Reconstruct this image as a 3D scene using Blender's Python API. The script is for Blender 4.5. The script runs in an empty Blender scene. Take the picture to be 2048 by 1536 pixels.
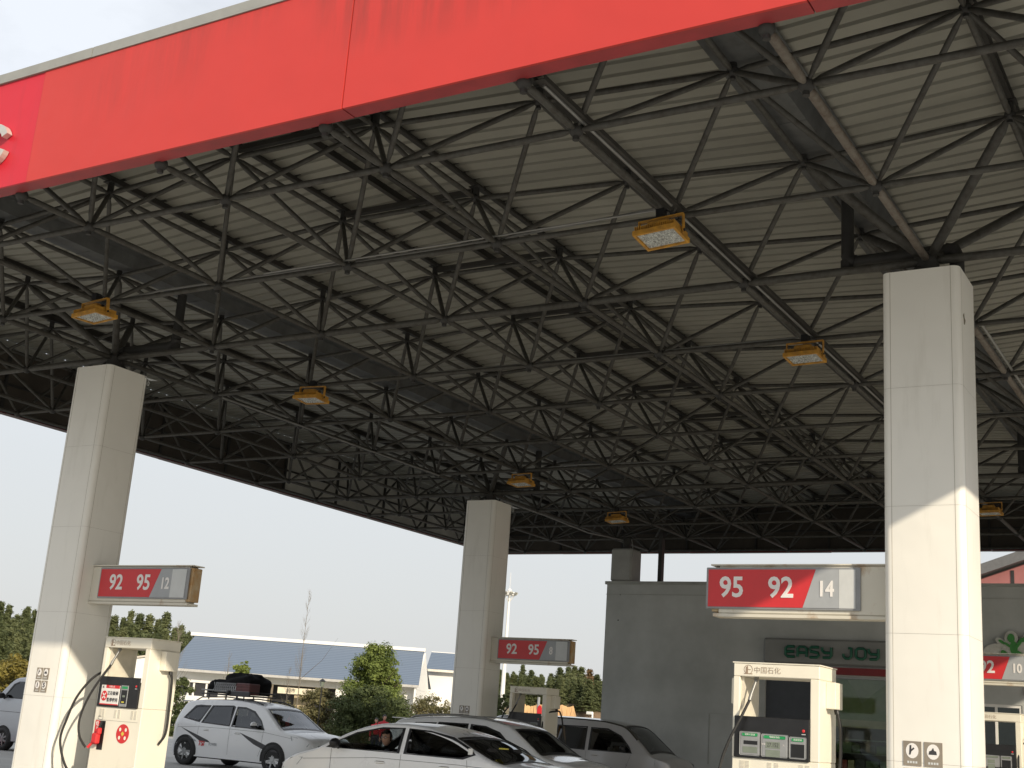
import bpy, math, random
from mathutils import Vector, Matrix
R=math.radians
random.seed(7)
scene=bpy.context.scene
col=scene.collection

# ------------------------------------------------------------------ grid of the canopy (metres)
M=2.3; RY=1.077; EYE=1.6
F=2520.6
CAM=Vector((7.394*M,-3.118*M,EYE)); YAW,PITCH,ROLL=R(-31.529),R(15.034),R(4.144)
ZL=EYE+2.45*M
YS=[0,1.075,2.008,2.942,3.958,4.970,5.996,7.017,8.021,9.014,10.01,11.0,12.0]
def gx(i): return i*M
def gy(j): return YS[j]*M*RY
Y_FRONT=.555*M*RY; Y_EDGE0=.66*M*RY; Y_EDGE1=11.97*M*RY; Y_BACK=12.25*M*RY
X_LEFT=-2.70*M; X_RIGHT=8.50*M; X_E0=-2.48*M; X_E1=8.30*M
fw=Vector((math.sin(YAW)*math.cos(PITCH),math.cos(YAW)*math.cos(PITCH),math.sin(PITCH)))
rt=Vector((math.cos(YAW),-math.sin(YAW),0)); up=rt.cross(fw)
r2=rt*math.cos(ROLL)+up*math.sin(ROLL); u2=-rt*math.sin(ROLL)+up*math.cos(ROLL)
def at(px,py,d):
    "the point of the place seen at photo pixel px,py at d metres depth"
    return CAM+(fw+r2*((px-1024)/F)-u2*((py-768)/F))*d

# ------------------------------------------------------------------ materials
MATS={}
def nodes_of(name):
    m=bpy.data.materials.new(name); m.use_nodes=True
    nt=m.node_tree; b=nt.nodes['Principled BSDF']
    return m,nt,b
def mat(name,c,rough=.6,metal=0,var=.12,scale=6,bump=0,spec=.5,c2=None,vstretch=1,coat=0,detail=5,emis=0,space='Object'):
    """principled with a noise break-up of colour and roughness"""
    if name in MATS: return MATS[name]
    m,nt,b=nodes_of(name)
    tc=nt.nodes.new('ShaderNodeTexCoord'); mp=nt.nodes.new('ShaderNodeMapping'); mp.inputs['Scale'].default_value=(1,1,vstretch)
    nt.links.new(tc.outputs[space],mp.inputs[0])
    n=nt.nodes.new('ShaderNodeTexNoise'); n.inputs['Scale'].default_value=scale; n.inputs['Detail'].default_value=detail; n.inputs['Roughness'].default_value=.6
    nt.links.new(mp.outputs[0],n.inputs['Vector'])
    cr=nt.nodes.new('ShaderNodeValToRGB')
    cr.color_ramp.elements[0].position=.3; cr.color_ramp.elements[1].position=.7
    a=c2 if c2 else tuple(x*(1-var) for x in c); bb=tuple(min(1,x*(1+var)) for x in c) if not c2 else c
    cr.color_ramp.elements[0].color=(*a,1); cr.color_ramp.elements[1].color=(*bb,1)
    nt.links.new(n.outputs['Fac'],cr.inputs[0]); nt.links.new(cr.outputs[0],b.inputs['Base Color'])
    rr=nt.nodes.new('ShaderNodeMapRange'); rr.inputs['To Min'].default_value=max(0,rough-.08); rr.inputs['To Max'].default_value=min(1,rough+.1)
    nt.links.new(n.outputs['Fac'],rr.inputs['Value']); nt.links.new(rr.outputs[0],b.inputs['Roughness'])
    b.inputs['Metallic'].default_value=metal; b.inputs['Specular IOR Level'].default_value=spec
    b.inputs['Coat Weight'].default_value=coat; b.inputs['Coat Roughness'].default_value=.05
    if bump:
        bp=nt.nodes.new('ShaderNodeBump'); bp.inputs['Strength'].default_value=bump; bp.inputs['Distance'].default_value=.02
        nt.links.new(n.outputs['Fac'],bp.inputs['Height']); nt.links.new(bp.outputs[0],b.inputs['Normal'])
    if emis:
        nt.links.new(cr.outputs[0],b.inputs['Emission Color']); b.inputs['Emission Strength'].default_value=emis
    MATS[name]=m; return m
def glass(name,tint,alpha,rough=.03):
    m,nt,b=nodes_of(name)
    nt.nodes.remove(b); out=nt.nodes['Material Output']
    tr=nt.nodes.new('ShaderNodeBsdfTransparent'); tr.inputs[0].default_value=(*tint,1)
    gl=nt.nodes.new('ShaderNodeBsdfGlossy'); gl.inputs['Roughness'].default_value=rough; gl.inputs['Color'].default_value=(.9,.92,.95,1)
    fr=nt.nodes.new('ShaderNodeLayerWeight'); fr.inputs['Blend'].default_value=.5
    pw=nt.nodes.new('ShaderNodeMath'); pw.operation='POWER'; pw.inputs[1].default_value=4.0; nt.links.new(fr.outputs['Facing'],pw.inputs[0])
    ad=nt.nodes.new('ShaderNodeMath'); ad.operation='MULTIPLY_ADD'; ad.inputs[1].default_value=.85; ad.inputs[2].default_value=.035+alpha*.5
    nt.links.new(pw.outputs[0],ad.inputs[0])
    mx=nt.nodes.new('ShaderNodeMixShader'); nt.links.new(ad.outputs[0],mx.inputs[0]); nt.links.new(tr.outputs[0],mx.inputs[1]); nt.links.new(gl.outputs[0],mx.inputs[2])
    nt.links.new(mx.outputs[0],out.inputs[0]); MATS[name]=m; return m
def streaked(name,c,dirt,amount=.5,rough=.5,zs=.25,scale=5,lo=.55,hi=.8,spec=.4,zfade=None,metal=0):
    """paint with vertical dirt streaks, strongest below zfade[1] top edge when given"""
    m,nt,b=nodes_of(name)
    tc=nt.nodes.new('ShaderNodeTexCoord'); mp=nt.nodes.new('ShaderNodeMapping'); mp.inputs['Scale'].default_value=(1,1,zs)
    nt.links.new(tc.outputs['Object'],mp.inputs[0])
    n=nt.nodes.new('ShaderNodeTexNoise'); n.inputs['Scale'].default_value=scale; n.inputs['Detail'].default_value=8; n.inputs['Roughness'].default_value=.65
    nt.links.new(mp.outputs[0],n.inputs['Vector'])
    mr=nt.nodes.new('ShaderNodeMapRange'); mr.inputs['From Min'].default_value=lo; mr.inputs['From Max'].default_value=hi; mr.inputs['To Max'].default_value=amount
    nt.links.new(n.outputs['Fac'],mr.inputs['Value'])
    fac=mr.outputs[0]
    if zfade:
        n0=nt.nodes.new('ShaderNodeTexNoise'); n0.inputs['Scale'].default_value=.35; n0.inputs['Detail'].default_value=2
        nt.links.new(tc.outputs['Object'],n0.inputs['Vector'])
        sx=nt.nodes.new('ShaderNodeSeparateXYZ'); nt.links.new(tc.outputs['Object'],sx.inputs[0])
        mz=nt.nodes.new('ShaderNodeMapRange'); mz.inputs['From Min'].default_value=zfade[0]; mz.inputs['From Max'].default_value=zfade[1]
        nt.links.new(sx.outputs['Z'],mz.inputs['Value'])
        mu=nt.nodes.new('ShaderNodeMath'); mu.operation='MULTIPLY'; nt.links.new(mz.outputs[0],mu.inputs[0]); nt.links.new(fac,mu.inputs[1])
        mr2=nt.nodes.new('ShaderNodeMapRange'); mr2.inputs['From Min'].default_value=.45; mr2.inputs['From Max'].default_value=.62
        nt.links.new(n0.outputs['Fac'],mr2.inputs['Value'])
        mv=nt.nodes.new('ShaderNodeMath'); mv.operation='MULTIPLY'; nt.links.new(mu.outputs[0],mv.inputs[0]); nt.links.new(mr2.outputs[0],mv.inputs[1]); fac=mv.outputs[0]
    n2=nt.nodes.new('ShaderNodeTexNoise'); n2.inputs['Scale'].default_value=1.3; n2.inputs['Detail'].default_value=3
    nt.links.new(tc.outputs['Object'],n2.inputs['Vector'])
    m0=nt.nodes.new('ShaderNodeMix'); m0.data_type='RGBA'
    m0.inputs[6].default_value=(*[x*.93 for x in c],1); m0.inputs[7].default_value=(*[min(1,x*1.05) for x in c],1)
    nt.links.new(n2.outputs['Fac'],m0.inputs[0])
    m1=nt.nodes.new('ShaderNodeMix'); m1.data_type='RGBA'; m1.inputs[7].default_value=(*dirt,1)
    nt.links.new(fac,m1.inputs[0]); nt.links.new(m0.outputs[2],m1.inputs[6]); nt.links.new(m1.outputs[2],b.inputs['Base Color'])
    b.inputs['Roughness'].default_value=rough; b.inputs['Specular IOR Level'].default_value=spec; b.inputs['Metallic'].default_value=metal
    # sheet metal is never quite flat
    n3=nt.nodes.new('ShaderNodeTexNoise'); n3.inputs['Scale'].default_value=1.6; n3.inputs['Detail'].default_value=2; nt.links.new(tc.outputs['Object'],n3.inputs['Vector'])
    bp=nt.nodes.new('ShaderNodeBump'); bp.inputs['Strength'].default_value=.5; bp.inputs['Distance'].default_value=.03; nt.links.new(n3.outputs['Fac'],bp.inputs['Height']); nt.links.new(bp.outputs[0],b.inputs['Normal'])
    MATS[name]=m; return m
def leafmat(name,dark,light,trans=.25):
    m,nt,b=nodes_of(name)
    tc=nt.nodes.new('ShaderNodeTexCoord')
    n=nt.nodes.new('ShaderNodeTexNoise'); n.inputs['Scale'].default_value=1.1; n.inputs['Detail'].default_value=6; n.inputs['Roughness'].default_value=.7
    nt.links.new(tc.outputs['Object'],n.inputs['Vector'])
    oi=nt.nodes.new('ShaderNodeObjectInfo')
    ad=nt.nodes.new('ShaderNodeMath'); ad.operation='MULTIPLY_ADD'; ad.inputs[1].default_value=.25; nt.links.new(oi.outputs['Random'],ad.inputs[0])
    mr=nt.nodes.new('ShaderNodeMapRange'); mr.inputs['From Min'].default_value=.3; mr.inputs['From Max'].default_value=.7; mr.inputs['To Max'].default_value=.8
    nt.links.new(n.outputs['Fac'],mr.inputs['Value']); nt.links.new(mr.outputs[0],ad.inputs[2])
    mx=nt.nodes.new('ShaderNodeMix'); mx.data_type='RGBA'; mx.inputs[6].default_value=(*dark,1); mx.inputs[7].default_value=(*light,1)
    nt.links.new(ad.outputs[0],mx.inputs[0]); nt.links.new(mx.outputs[2],b.inputs['Base Color'])
    b.inputs['Roughness'].default_value=.6; b.inputs['Specular IOR Level'].default_value=.3
    t=nt.nodes.new('ShaderNodeBsdfTranslucent'); nt.links.new(mx.outputs[2],t.inputs[0])
    ms=nt.nodes.new('ShaderNodeMixShader'); ms.inputs[0].default_value=trans
    nt.links.new(b.outputs[0],ms.inputs[1]); nt.links.new(t.outputs[0],ms.inputs[2]); nt.links.new(ms.outputs[0],nt.nodes['Material Output'].inputs[0])
    MATS[name]=m; return m

red_paint=streaked('red_fascia_paint',(.56,.045,.036),(.14,.04,.03),.85,.42,zs=.12,scale=7,lo=.40,hi=.72,zfade=(7.7,8.6),spec=.35)
crimson=streaked('crimson_lit_backpanel',(.60,.018,.035),(.3,.03,.03),.3,.42,zs=.12,scale=7)  # tone of the lit back panel is put into this colour
red_soffit=mat('dark_red_soffit',(.33,.035,.04),.5,var=.2,scale=3)
trim_grey=mat('grey_cap_flashing',(.34,.34,.31),.45,metal=.2,var=.12,scale=2)
fascia_in=mat('dark_fascia_backing',(.060,.050,.040),.8,var=.35,scale=1.2)
fascia_grey=mat('galvanised_backing',(.42,.41,.37),.6,var=.15,scale=1)
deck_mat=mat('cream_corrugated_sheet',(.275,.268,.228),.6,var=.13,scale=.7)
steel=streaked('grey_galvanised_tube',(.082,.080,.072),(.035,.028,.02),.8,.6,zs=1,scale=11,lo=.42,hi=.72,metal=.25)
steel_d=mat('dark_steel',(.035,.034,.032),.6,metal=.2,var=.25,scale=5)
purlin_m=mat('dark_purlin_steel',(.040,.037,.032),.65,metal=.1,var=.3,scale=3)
gutter_m=streaked('stained_zinc_gutter',(.13,.135,.135),(.06,.06,.058),.75,.55,zs=1,scale=2.2,lo=.42,hi=.68,metal=.3)
conduit_m=mat('galvanised_conduit',(.27,.27,.26),.42,metal=.5,var=.15,scale=4)
clad=streaked('cream_column_cladding',(.86,.845,.785),(.45,.42,.35),.30,.34,zs=.12,scale=6,lo=.55,hi=.85,spec=.5)
seam_m=mat('dark_seam',(.46,.43,.37),.6)
yellow=mat('yellow_lamp_paint',(.62,.31,.03),.55,c2=(.30,.15,.03),scale=9)
lens_m=mat('led_lens',(.62,.64,.60),.25,c2=(.16,.16,.15),scale=38,emis=.03)
black=mat('black_plastic',(.012,.012,.013),.35,var=.3,scale=8)
rubber=mat('black_rubber',(.018,.018,.018),.65,var=.3,scale=12)
gray_m=mat('mid_grey_plastic',(.28,.29,.30),.45)
sign_red=mat('sign_red',(.62,.03,.035),.35,var=.05,scale=4)
sign_gray=mat('sign_grey',(.38,.40,.42),.4,var=.05)
sign_lt=mat('sign_light_panel',(.60,.62,.62),.35,var=.05)
sign_white=mat('sign_white_lettering',(.82,.80,.78),.4,var=.03)
signbox=streaked('cream_sign_box',(.68,.65,.56),(.38,.22,.09),.75,.5,zs=.6,scale=3.5,lo=.55,hi=.72)
rust=mat('rusty_edge',(.42,.22,.07),.7,c2=(.50,.42,.28),scale=6)
disp=streaked('cream_dispenser_paint',(.84,.80,.68),(.5,.45,.36),.3,.4,zs=.2,scale=5,lo=.6,hi=.85)
disp_in=mat('dispenser_inner_panel',(.66,.62,.52),.5)
grn=mat('green_strip',(.02,.30,.10),.45)
txt_brown=mat('printed_brown_lettering',(.34,.25,.18),.6)
txt_dark=mat('printed_dark_lettering',(.04,.04,.045),.6)
lcd=mat('lcd_face',(.20,.23,.19),.2)
ylw2=mat('yellow_label',(.7,.6,.08),.5)
white_p=mat('white_plastic',(.78,.77,.74),.45,var=.04)
hub_m=mat('alloy_wheel',(.45,.46,.47),.3,metal=.8,var=.1)
concrete=mat('concrete_forecourt',(.46,.455,.43),.85,c2=(.35,.345,.325),scale=.6,bump=.15,detail=9)
kerb_m=mat('concrete_kerb',(.48,.46,.42),.85,c2=(.36,.35,.32),scale=3,bump=.2)
wall_m=mat('grey_render',(.56,.58,.565),.9,c2=(.36,.375,.36),scale=.5,bump=.15,detail=10)
wall_up=mat('grey_cornice',(.36,.37,.35),.85,var=.15,scale=1.5)
def led_dot(): pass

# ------------------------------------------------------------------ mesh collector
class MB:
    def __init__(s): s.v=[];s.f=[];s.m=[];s.sm=[];s.mats=[]
    def mi(s,m):
        if m not in s.mats: s.mats.append(m)
        return s.mats.index(m)
    def add(s,vs,fs,m,smooth=False,T=None):
        k=len(s.v); mi=s.mi(m)
        for v in vs:
            v=Vector(v); s.v.append(tuple(T@v) if T else tuple(v))
        for f in fs: s.f.append(tuple(k+i for i in f)); s.m.append(mi); s.sm.append(smooth)
    def box(s,x0,x1,y0,y1,z0,z1,m,T=None):
        vs=[(x,y,z) for z in(z0,z1) for y in(y0,y1) for x in(x0,x1)]
        s.add(vs,[(0,2,3,1),(4,5,7,6),(0,1,5,4),(2,6,7,3),(0,4,6,2),(1,3,7,5)],m,False,T)
    def bbox(s,x0,x1,y0,y1,z0,z1,b,m,T=None):
        "box with chamfered edges"
        xs=(x0,x1);ys=(y0,y1);zs=(z0,z1); vs=[];idx={}
        for i in(0,1):
            for j in(0,1):
                for k in(0,1):
                    sx=1 if i==0 else -1; sy=1 if j==0 else -1; sz=1 if k==0 else -1
                    for a in range(3):
                        p=[xs[i],ys[j],zs[k]]
                        for ax,sg in((0,sx),(1,sy),(2,sz)):
                            if ax!=a: p[ax]+=sg*b
                        idx[(i,j,k,a)]=len(vs); vs.append(p)
        fs=[]
        for a in range(3):
            o=[x for x in range(3) if x!=a]
            for t in(0,1):
                q=[]
                for u,w in((0,0),(1,0),(1,1),(0,1)):
                    c=[0,0,0];c[a]=t;c[o[0]]=u;c[o[1]]=w; q.append(idx[(*c,a)])
                if (t==1)==(a==1): q.reverse()
                fs.append(q)
        for a in range(3):
            o=[x for x in range(3) if x!=a]
            for u in(0,1):
                for w in(0,1):
                    c0=[0,0,0];c1=[0,0,0];c1[a]=1
                    for c in(c0,c1): c[o[0]]=u;c[o[1]]=w
                    q=[idx[(*c0,o[0])],idx[(*c1,o[0])],idx[(*c1,o[1])],idx[(*c0,o[1])]]
                    fs.append(q)
        for i in(0,1):
            for j in(0,1):
                for k in(0,1): fs.append([idx[(i,j,k,0)],idx[(i,j,k,1)],idx[(i,j,k,2)]])
        s.add(vs,fs,m,False,T)
    def tube(s,p0,p1,r,m,n=8,r1=None,caps=True,T=None):
        p0=Vector(p0);p1=Vector(p1);d=(p1-p0)
        if d.length<1e-6:return
        d.normalize(); a=d.orthogonal().normalized(); b=d.cross(a); r1=r if r1 is None else r1
        vs=[];
        for p,rr in((p0,r),(p1,r1)):
            for i in range(n):
                t=2*math.pi*i/n; vs.append(p+a*math.cos(t)*rr+b*math.sin(t)*rr)
        s.add(vs,[(i,(i+1)%n,n+(i+1)%n,n+i) for i in range(n)],m,True,T)
        if caps: s.add(vs,[tuple(reversed(range(n))),tuple(range(n,2*n))],m,False,T)
    def path(s,pts,r,m,n=8,T=None,rs=None):
        pts=[Vector(p) for p in pts]; vs=[];fs=[]; a=None
        for k,p in enumerate(pts):
            d=(pts[min(k+1,len(pts)-1)]-pts[max(k-1,0)]).normalized()
            if a is None: a=d.orthogonal().normalized()
            else:
                a=(a-d*a.dot(d)).normalized()
            b=d.cross(a); rr=rs[k] if rs else r
            for i in range(n):
                t=2*math.pi*i/n; vs.append(p+a*math.cos(t)*rr+b*math.sin(t)*rr)
        for k in range(len(pts)-1):
            for i in range(n): fs.append((k*n+i,k*n+(i+1)%n,(k+1)*n+(i+1)%n,(k+1)*n+i))
        s.add(vs,fs,m,True,T); e=len(pts)-1
        s.add(vs,[tuple(reversed(range(n))),tuple(range(e*n,e*n+n))],m,False,T)
    def ball(s,c,r,m,n=10,k=6,sx=1,sy=1,sz=1,T=None):
        vs=[];fs=[]
        for j in range(k+1):
            ph=math.pi*j/k
            for i in range(n):
                t=2*math.pi*i/n; vs.append((c[0]+r*sx*math.sin(ph)*math.cos(t),c[1]+r*sy*math.sin(ph)*math.sin(t),c[2]+r*sz*math.cos(ph)))
        for j in range(k):
            for i in range(n): fs.append((j*n+i,(j+1)*n+i,(j+1)*n+(i+1)%n,j*n+(i+1)%n))
        s.add(vs,fs,m,True,T)
    def prism(s,poly,h0,h1,m,axis='y',T=None,smooth=False):
        "polygon in the plane across axis, extruded along it"
        def P(a,b,h): return (a,h,b) if axis=='y' else ((h,a,b) if axis=='x' else (a,b,h))
        n=len(poly); vs=[P(a,b,h0) for a,b in poly]+[P(a,b,h1) for a,b in poly]
        fs=[tuple(range(n)),tuple(reversed(range(n,2*n)))]+[(i,n+i,n+(i+1)%n,(i+1)%n) for i in range(n)]
        s.add(vs,fs[:2],m,False,T); s.add(vs,fs[2:],m,smooth,T)
    def build(s,name,parent=None,loc=None,shade=True):
        me=bpy.data.meshes.new(name); me.from_pydata(s.v,[],s.f)
        for m in s.mats: me.materials.append(m)
        for p,mi,sm in zip(me.polygons,s.m,s.sm): p.material_index=mi; p.use_smooth=sm
        me.update()
        o=bpy.data.objects.new(name,me); col.objects.link(o)
        if parent: o.parent=parent
        if loc: o.location=loc
        return o
def tag(o,label,cat,group=None,kind=None):
    if label: o['label']=label
    if cat: o['category']=cat
    if group: o['group']=group
    if kind: o['kind']=kind
    return o
def thing(name,label,cat,loc=(0,0,0),rz=0,group=None):
    o=bpy.data.objects.new(name,None); col.objects.link(o); o.location=loc; o.rotation_euler=(0,0,rz); o.empty_display_size=.3
    return tag(o,label,cat,group)
def children(o): return [c for c in bpy.data.objects if c.parent==o]
def copy_tree(o,parent=None):
    c=o.copy(); col.objects.link(c); c.parent=parent
    for ch in children(o): copy_tree(ch,c)
    return c
def struct(o): o['kind']='structure'; return o
def text(name,body,size,m,loc,parent=None,ext=.004,sx=1,bold=0,align='CENTER',rz=0,shear=0,face='y'):
    """lettering as a mesh standing upright and facing -Y"""
    cu=bpy.data.curves.new('lettering','FONT'); cu.body=body; cu.size=size; cu.extrude=ext; cu.offset=bold
    cu.align_x=align; cu.align_y='CENTER'; cu.resolution_u=3; cu.shear=shear
    o=bpy.data.objects.new('lettering',cu); col.objects.link(o)
    dg=bpy.context.evaluated_depsgraph_get(); me=bpy.data.meshes.new_from_object(o.evaluated_get(dg))
    bpy.data.objects.remove(o); bpy.data.curves.remove(cu)
    me.transform(Matrix.Rotation(R(90),4,'X')@Matrix.Diagonal((sx,1,1,1)))
    if rz: me.transform(Matrix.Rotation(rz,4,'Z'))
    me.materials.clear(); me.materials.append(m); me.name=name
    ob=bpy.data.objects.new(name,me); col.objects.link(ob); ob.location=loc
    if parent: ob.parent=parent
    return ob

# ================================================================== GROUND
g=MB(); g.add([(-1500,-700,0),(1500,-700,0),(1500,2300,0),(-1500,2300,0)],[(0,1,2,3)],mat('dry_ground',(.20,.18,.13),.95,c2=(.13,.13,.08),scale=.05,bump=.1))
struct(g.build('ground'))
g=MB(); g.add([(-60,-60,.004),(60,-60,.004),(60,52,.004),(-60,52,.004)],[(0,1,2,3)],concrete)
g.box(-60,60,52,52.3,0,.14,kerb_m)
struct(g.build('forecourt'))
g=MB()
for k in range(-12,12):
    g.box(k*5,k*5+.012,-60,52,.0045,.006,seam_m)
for k in range(-12,11):
    g.box(-60,60,k*4.9,k*4.9+.012,.0065,.0075,seam_m)
struct(g.build('pavement_joints'))

# ================================================================== CANOPY
def ztop(x):
    u=x/M; d=min(abs(u-.5),abs(u-5.5))
    if u<.5 or u>5.5: return ZL+.98+.30*min(1,d/2.0)
    return ZL+.98+.30*min(1,d/2.2)
def zdeck(x): return ztop(x)+.30
canopy=thing('station_canopy','large flat canopy with red fascia, cream corrugated deck and grey tube space frame','canopy',(0,0,0))
LX=[X_E0]+[gx(i) for i in range(-2,9)]+[X_E1+.2]
LX=[X_E0]+[gx(i) for i in range(-2,9)]
LX[-1]=X_E1
LY=[Y_EDGE0]+[gy(j) for j in range(1,12)]+[Y_EDGE1]
TX=[X_E0]+[gx(i+.5) for i in range(-2,8)]+[X_E1]
TY=[Y_EDGE0]+[(gy(j)+gy(j+1))/2 for j in range(1,11)]+[(gy(11)+Y_EDGE1)/2,Y_EDGE1]
def tube_line(name,pts,r,m=steel,n=8):
    b=MB()
    for a,c in zip(pts[:-1],pts[1:]):
        a=Vector(a);c=Vector(c);d=(c-a).normalized(); L=(c-a).length
        e=min(.16,L*.2)
        # every bar narrows to a cone and a bolt where it meets its ball
        b.tube(a+d*e,c-d*e,r,m,n,caps=False)
        b.tube(a+d*.05,a+d*e,r*.45,m,n,r1=r,caps=False); b.tube(c-d*e,c-d*.05,r,m,n,r1=r*.45,caps=False)
    return b.build(name,canopy)
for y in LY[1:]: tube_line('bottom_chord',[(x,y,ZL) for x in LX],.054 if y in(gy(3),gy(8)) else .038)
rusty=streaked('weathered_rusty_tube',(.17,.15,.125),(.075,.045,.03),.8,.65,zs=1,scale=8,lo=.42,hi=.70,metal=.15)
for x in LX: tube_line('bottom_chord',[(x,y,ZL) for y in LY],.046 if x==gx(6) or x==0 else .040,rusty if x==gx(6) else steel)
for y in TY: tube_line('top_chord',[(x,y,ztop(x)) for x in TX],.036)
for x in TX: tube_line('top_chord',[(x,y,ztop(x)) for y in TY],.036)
# the four braces below every top ball
colnodes=[(0,gy(3)),(gx(6),gy(3)),(0,gy(8)),(gx(6),gy(8))]
webs=[]
for x in TX:
    for y in TY:
        edgex=x in(TX[0],TX[-1]); edgey=y in(TY[0],TY[-1])
        nbx=sorted(LX,key=lambda q:abs(q-x)); nby=sorted(LY,key=lambda q:abs(q-y))
        px=nbx[:2]; py=nby[:2]
        if edgex and edgey: px=[nbx[0]];py=[nby[0]]
        ends=[(a,b_) for a in px for b_ in py]
        webs.append((x,y,ends))
webs.sort(key=lambda w:(Vector((w[0],w[1],ZL))-CAM).length if not (Vector((w[0],w[1],ZL+1))-CAM).dot(fw)<0 else 999)
rest=MB()
def brace(b,x,y,a,c):
    t=Vector((x,y,ztop(x))); q=Vector((a,c,ZL)); d=(q-t).normalized()
    near=any(abs(a-p)<.1 and abs(c-s)<.1 for p,s in colnodes)
    r=.062 if near else .033
    b.tube(t+d*.2,q-d*.2,r,steel,8,caps=False); b.tube(t+d*.05,t+d*.2,r*.45,steel,8,r1=r,caps=False); b.tube(q-d*.2,q-d*.05,r,steel,8,r1=r*.45,caps=False)
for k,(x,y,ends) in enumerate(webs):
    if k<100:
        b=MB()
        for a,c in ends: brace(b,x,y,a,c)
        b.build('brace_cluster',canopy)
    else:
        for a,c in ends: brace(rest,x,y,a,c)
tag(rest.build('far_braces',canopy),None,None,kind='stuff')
# ball joints
balls=[(x,y,ZL,.075) for x in LX for y in LY]+[(x,y,ztop(x),.065) for x in TX for y in TY]
balls.sort(key=lambda p:(Vector(p[:3])-CAM).length if (Vector(p[:3])-CAM).dot(fw)>0 else 999)
ballmesh=None; rest=MB()
for k,(x,y,z,r) in enumerate(balls):
    if k<100:
        if ballmesh is None:
            b=MB(); b.ball((0,0,0),.075,steel_d,12,8); b.tube((0,0,-.105),(0,0,-.06),.035,steel_d,8); o=b.build('ball_joint',canopy); ballmesh=o.data
        else:
            o=bpy.data.objects.new('ball_joint',ballmesh); col.objects.link(o); o.parent=canopy
        o.location=(x,y,z); o.scale=(r/.075,)*3
    else: rest.ball((x,y,z),r,steel_d,8,6)
tag(rest.build('far_ball_joints',canopy),None,None,kind='stuff')
# posts and purlins
posts=[]
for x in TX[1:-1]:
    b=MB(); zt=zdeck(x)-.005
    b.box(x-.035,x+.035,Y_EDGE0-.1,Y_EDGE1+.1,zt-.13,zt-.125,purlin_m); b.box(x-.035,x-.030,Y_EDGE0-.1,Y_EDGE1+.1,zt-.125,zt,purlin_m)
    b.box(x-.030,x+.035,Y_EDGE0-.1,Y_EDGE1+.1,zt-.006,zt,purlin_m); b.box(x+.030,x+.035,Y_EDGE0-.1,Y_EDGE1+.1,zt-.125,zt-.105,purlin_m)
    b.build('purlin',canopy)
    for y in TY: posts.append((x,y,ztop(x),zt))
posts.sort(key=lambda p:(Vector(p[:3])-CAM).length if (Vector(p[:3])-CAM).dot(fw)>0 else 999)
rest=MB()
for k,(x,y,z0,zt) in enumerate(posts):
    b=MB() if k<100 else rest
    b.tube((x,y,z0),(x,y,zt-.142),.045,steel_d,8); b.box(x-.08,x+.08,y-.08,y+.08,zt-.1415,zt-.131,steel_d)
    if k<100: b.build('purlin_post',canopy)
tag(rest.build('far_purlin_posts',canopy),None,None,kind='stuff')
for dx in (-.17,.17):
    x=gx(3)+dx; zt=zdeck(x)-.005; b=MB()
    b.box(x-.04,x+.04,Y_EDGE0-.1,Y_EDGE1+.1,zt-.15,zt-.143,purlin_m); b.box(x-.04,x-.034,Y_EDGE0-.1,Y_EDGE1+.1,zt-.143,zt,purlin_m)
    b.build('ridge_purlin',canopy)
for y in TY[1:-1]:
    b=MB(); zt=zdeck(gx(2.5))-.16
    b.box(gx(2.5)+.05,gx(3.5)-.05,y-.04,y+.04,zt-.07,zt,purlin_m); b.build('ridge_cross_beam',canopy)
# corrugated deck, one sheet per slope, ribs running across the canopy
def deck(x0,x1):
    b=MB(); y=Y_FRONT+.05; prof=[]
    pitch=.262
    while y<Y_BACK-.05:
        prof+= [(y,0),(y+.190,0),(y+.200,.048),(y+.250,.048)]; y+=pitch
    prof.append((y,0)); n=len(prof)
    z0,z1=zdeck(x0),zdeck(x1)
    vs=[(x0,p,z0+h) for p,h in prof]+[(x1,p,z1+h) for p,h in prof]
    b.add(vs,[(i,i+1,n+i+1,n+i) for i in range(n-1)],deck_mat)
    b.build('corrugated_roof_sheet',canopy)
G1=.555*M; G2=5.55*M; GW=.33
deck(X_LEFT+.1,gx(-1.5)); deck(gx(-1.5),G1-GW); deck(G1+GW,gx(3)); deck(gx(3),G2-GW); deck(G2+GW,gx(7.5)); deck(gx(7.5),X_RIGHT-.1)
for gc in (G1,G2):
    b=MB(); zt=zdeck(gc)+.02; zb=ztop(gc)+.085
    y0,y1=Y_FRONT+.22,Y_BACK-.22
    sec=[(gc-.40,zt-.07),(gc-.33,zt-.075),(gc-.21,zt-.08),(gc-.19,zb),(gc+.19,zb),(gc+.24,zt-.03),(gc+.40,zt-.04)]
    n=len(sec); vs=[(a,y0,z) for a,z in sec]+[(a,y1,z) for a,z in sec]
    b.add(vs,[(i,n+i,n+i+1,i+1) for i in range(n-1)],gutter_m)
    vs2=[(a,y,z+.008) for y in(y0,y1) for a,z in sec]; b.add(vs2,[(i,i+1,n+i+1,n+i) for i in range(n-1)],gutter_m)
    # cover the deck gap over the channel and joints between gutter lengths
    b.box(gc-.42,gc+.42,y0,y1,zt+.06,zt+.066,deck_mat)
    yy=y0+1.2
    while yy<y1:
        b.box(gc-.195,gc+.195,yy,yy+.05,zb-.006,zb-.001,gutter_m); yy+=2.48
    b.build('gutter',canopy)
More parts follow.
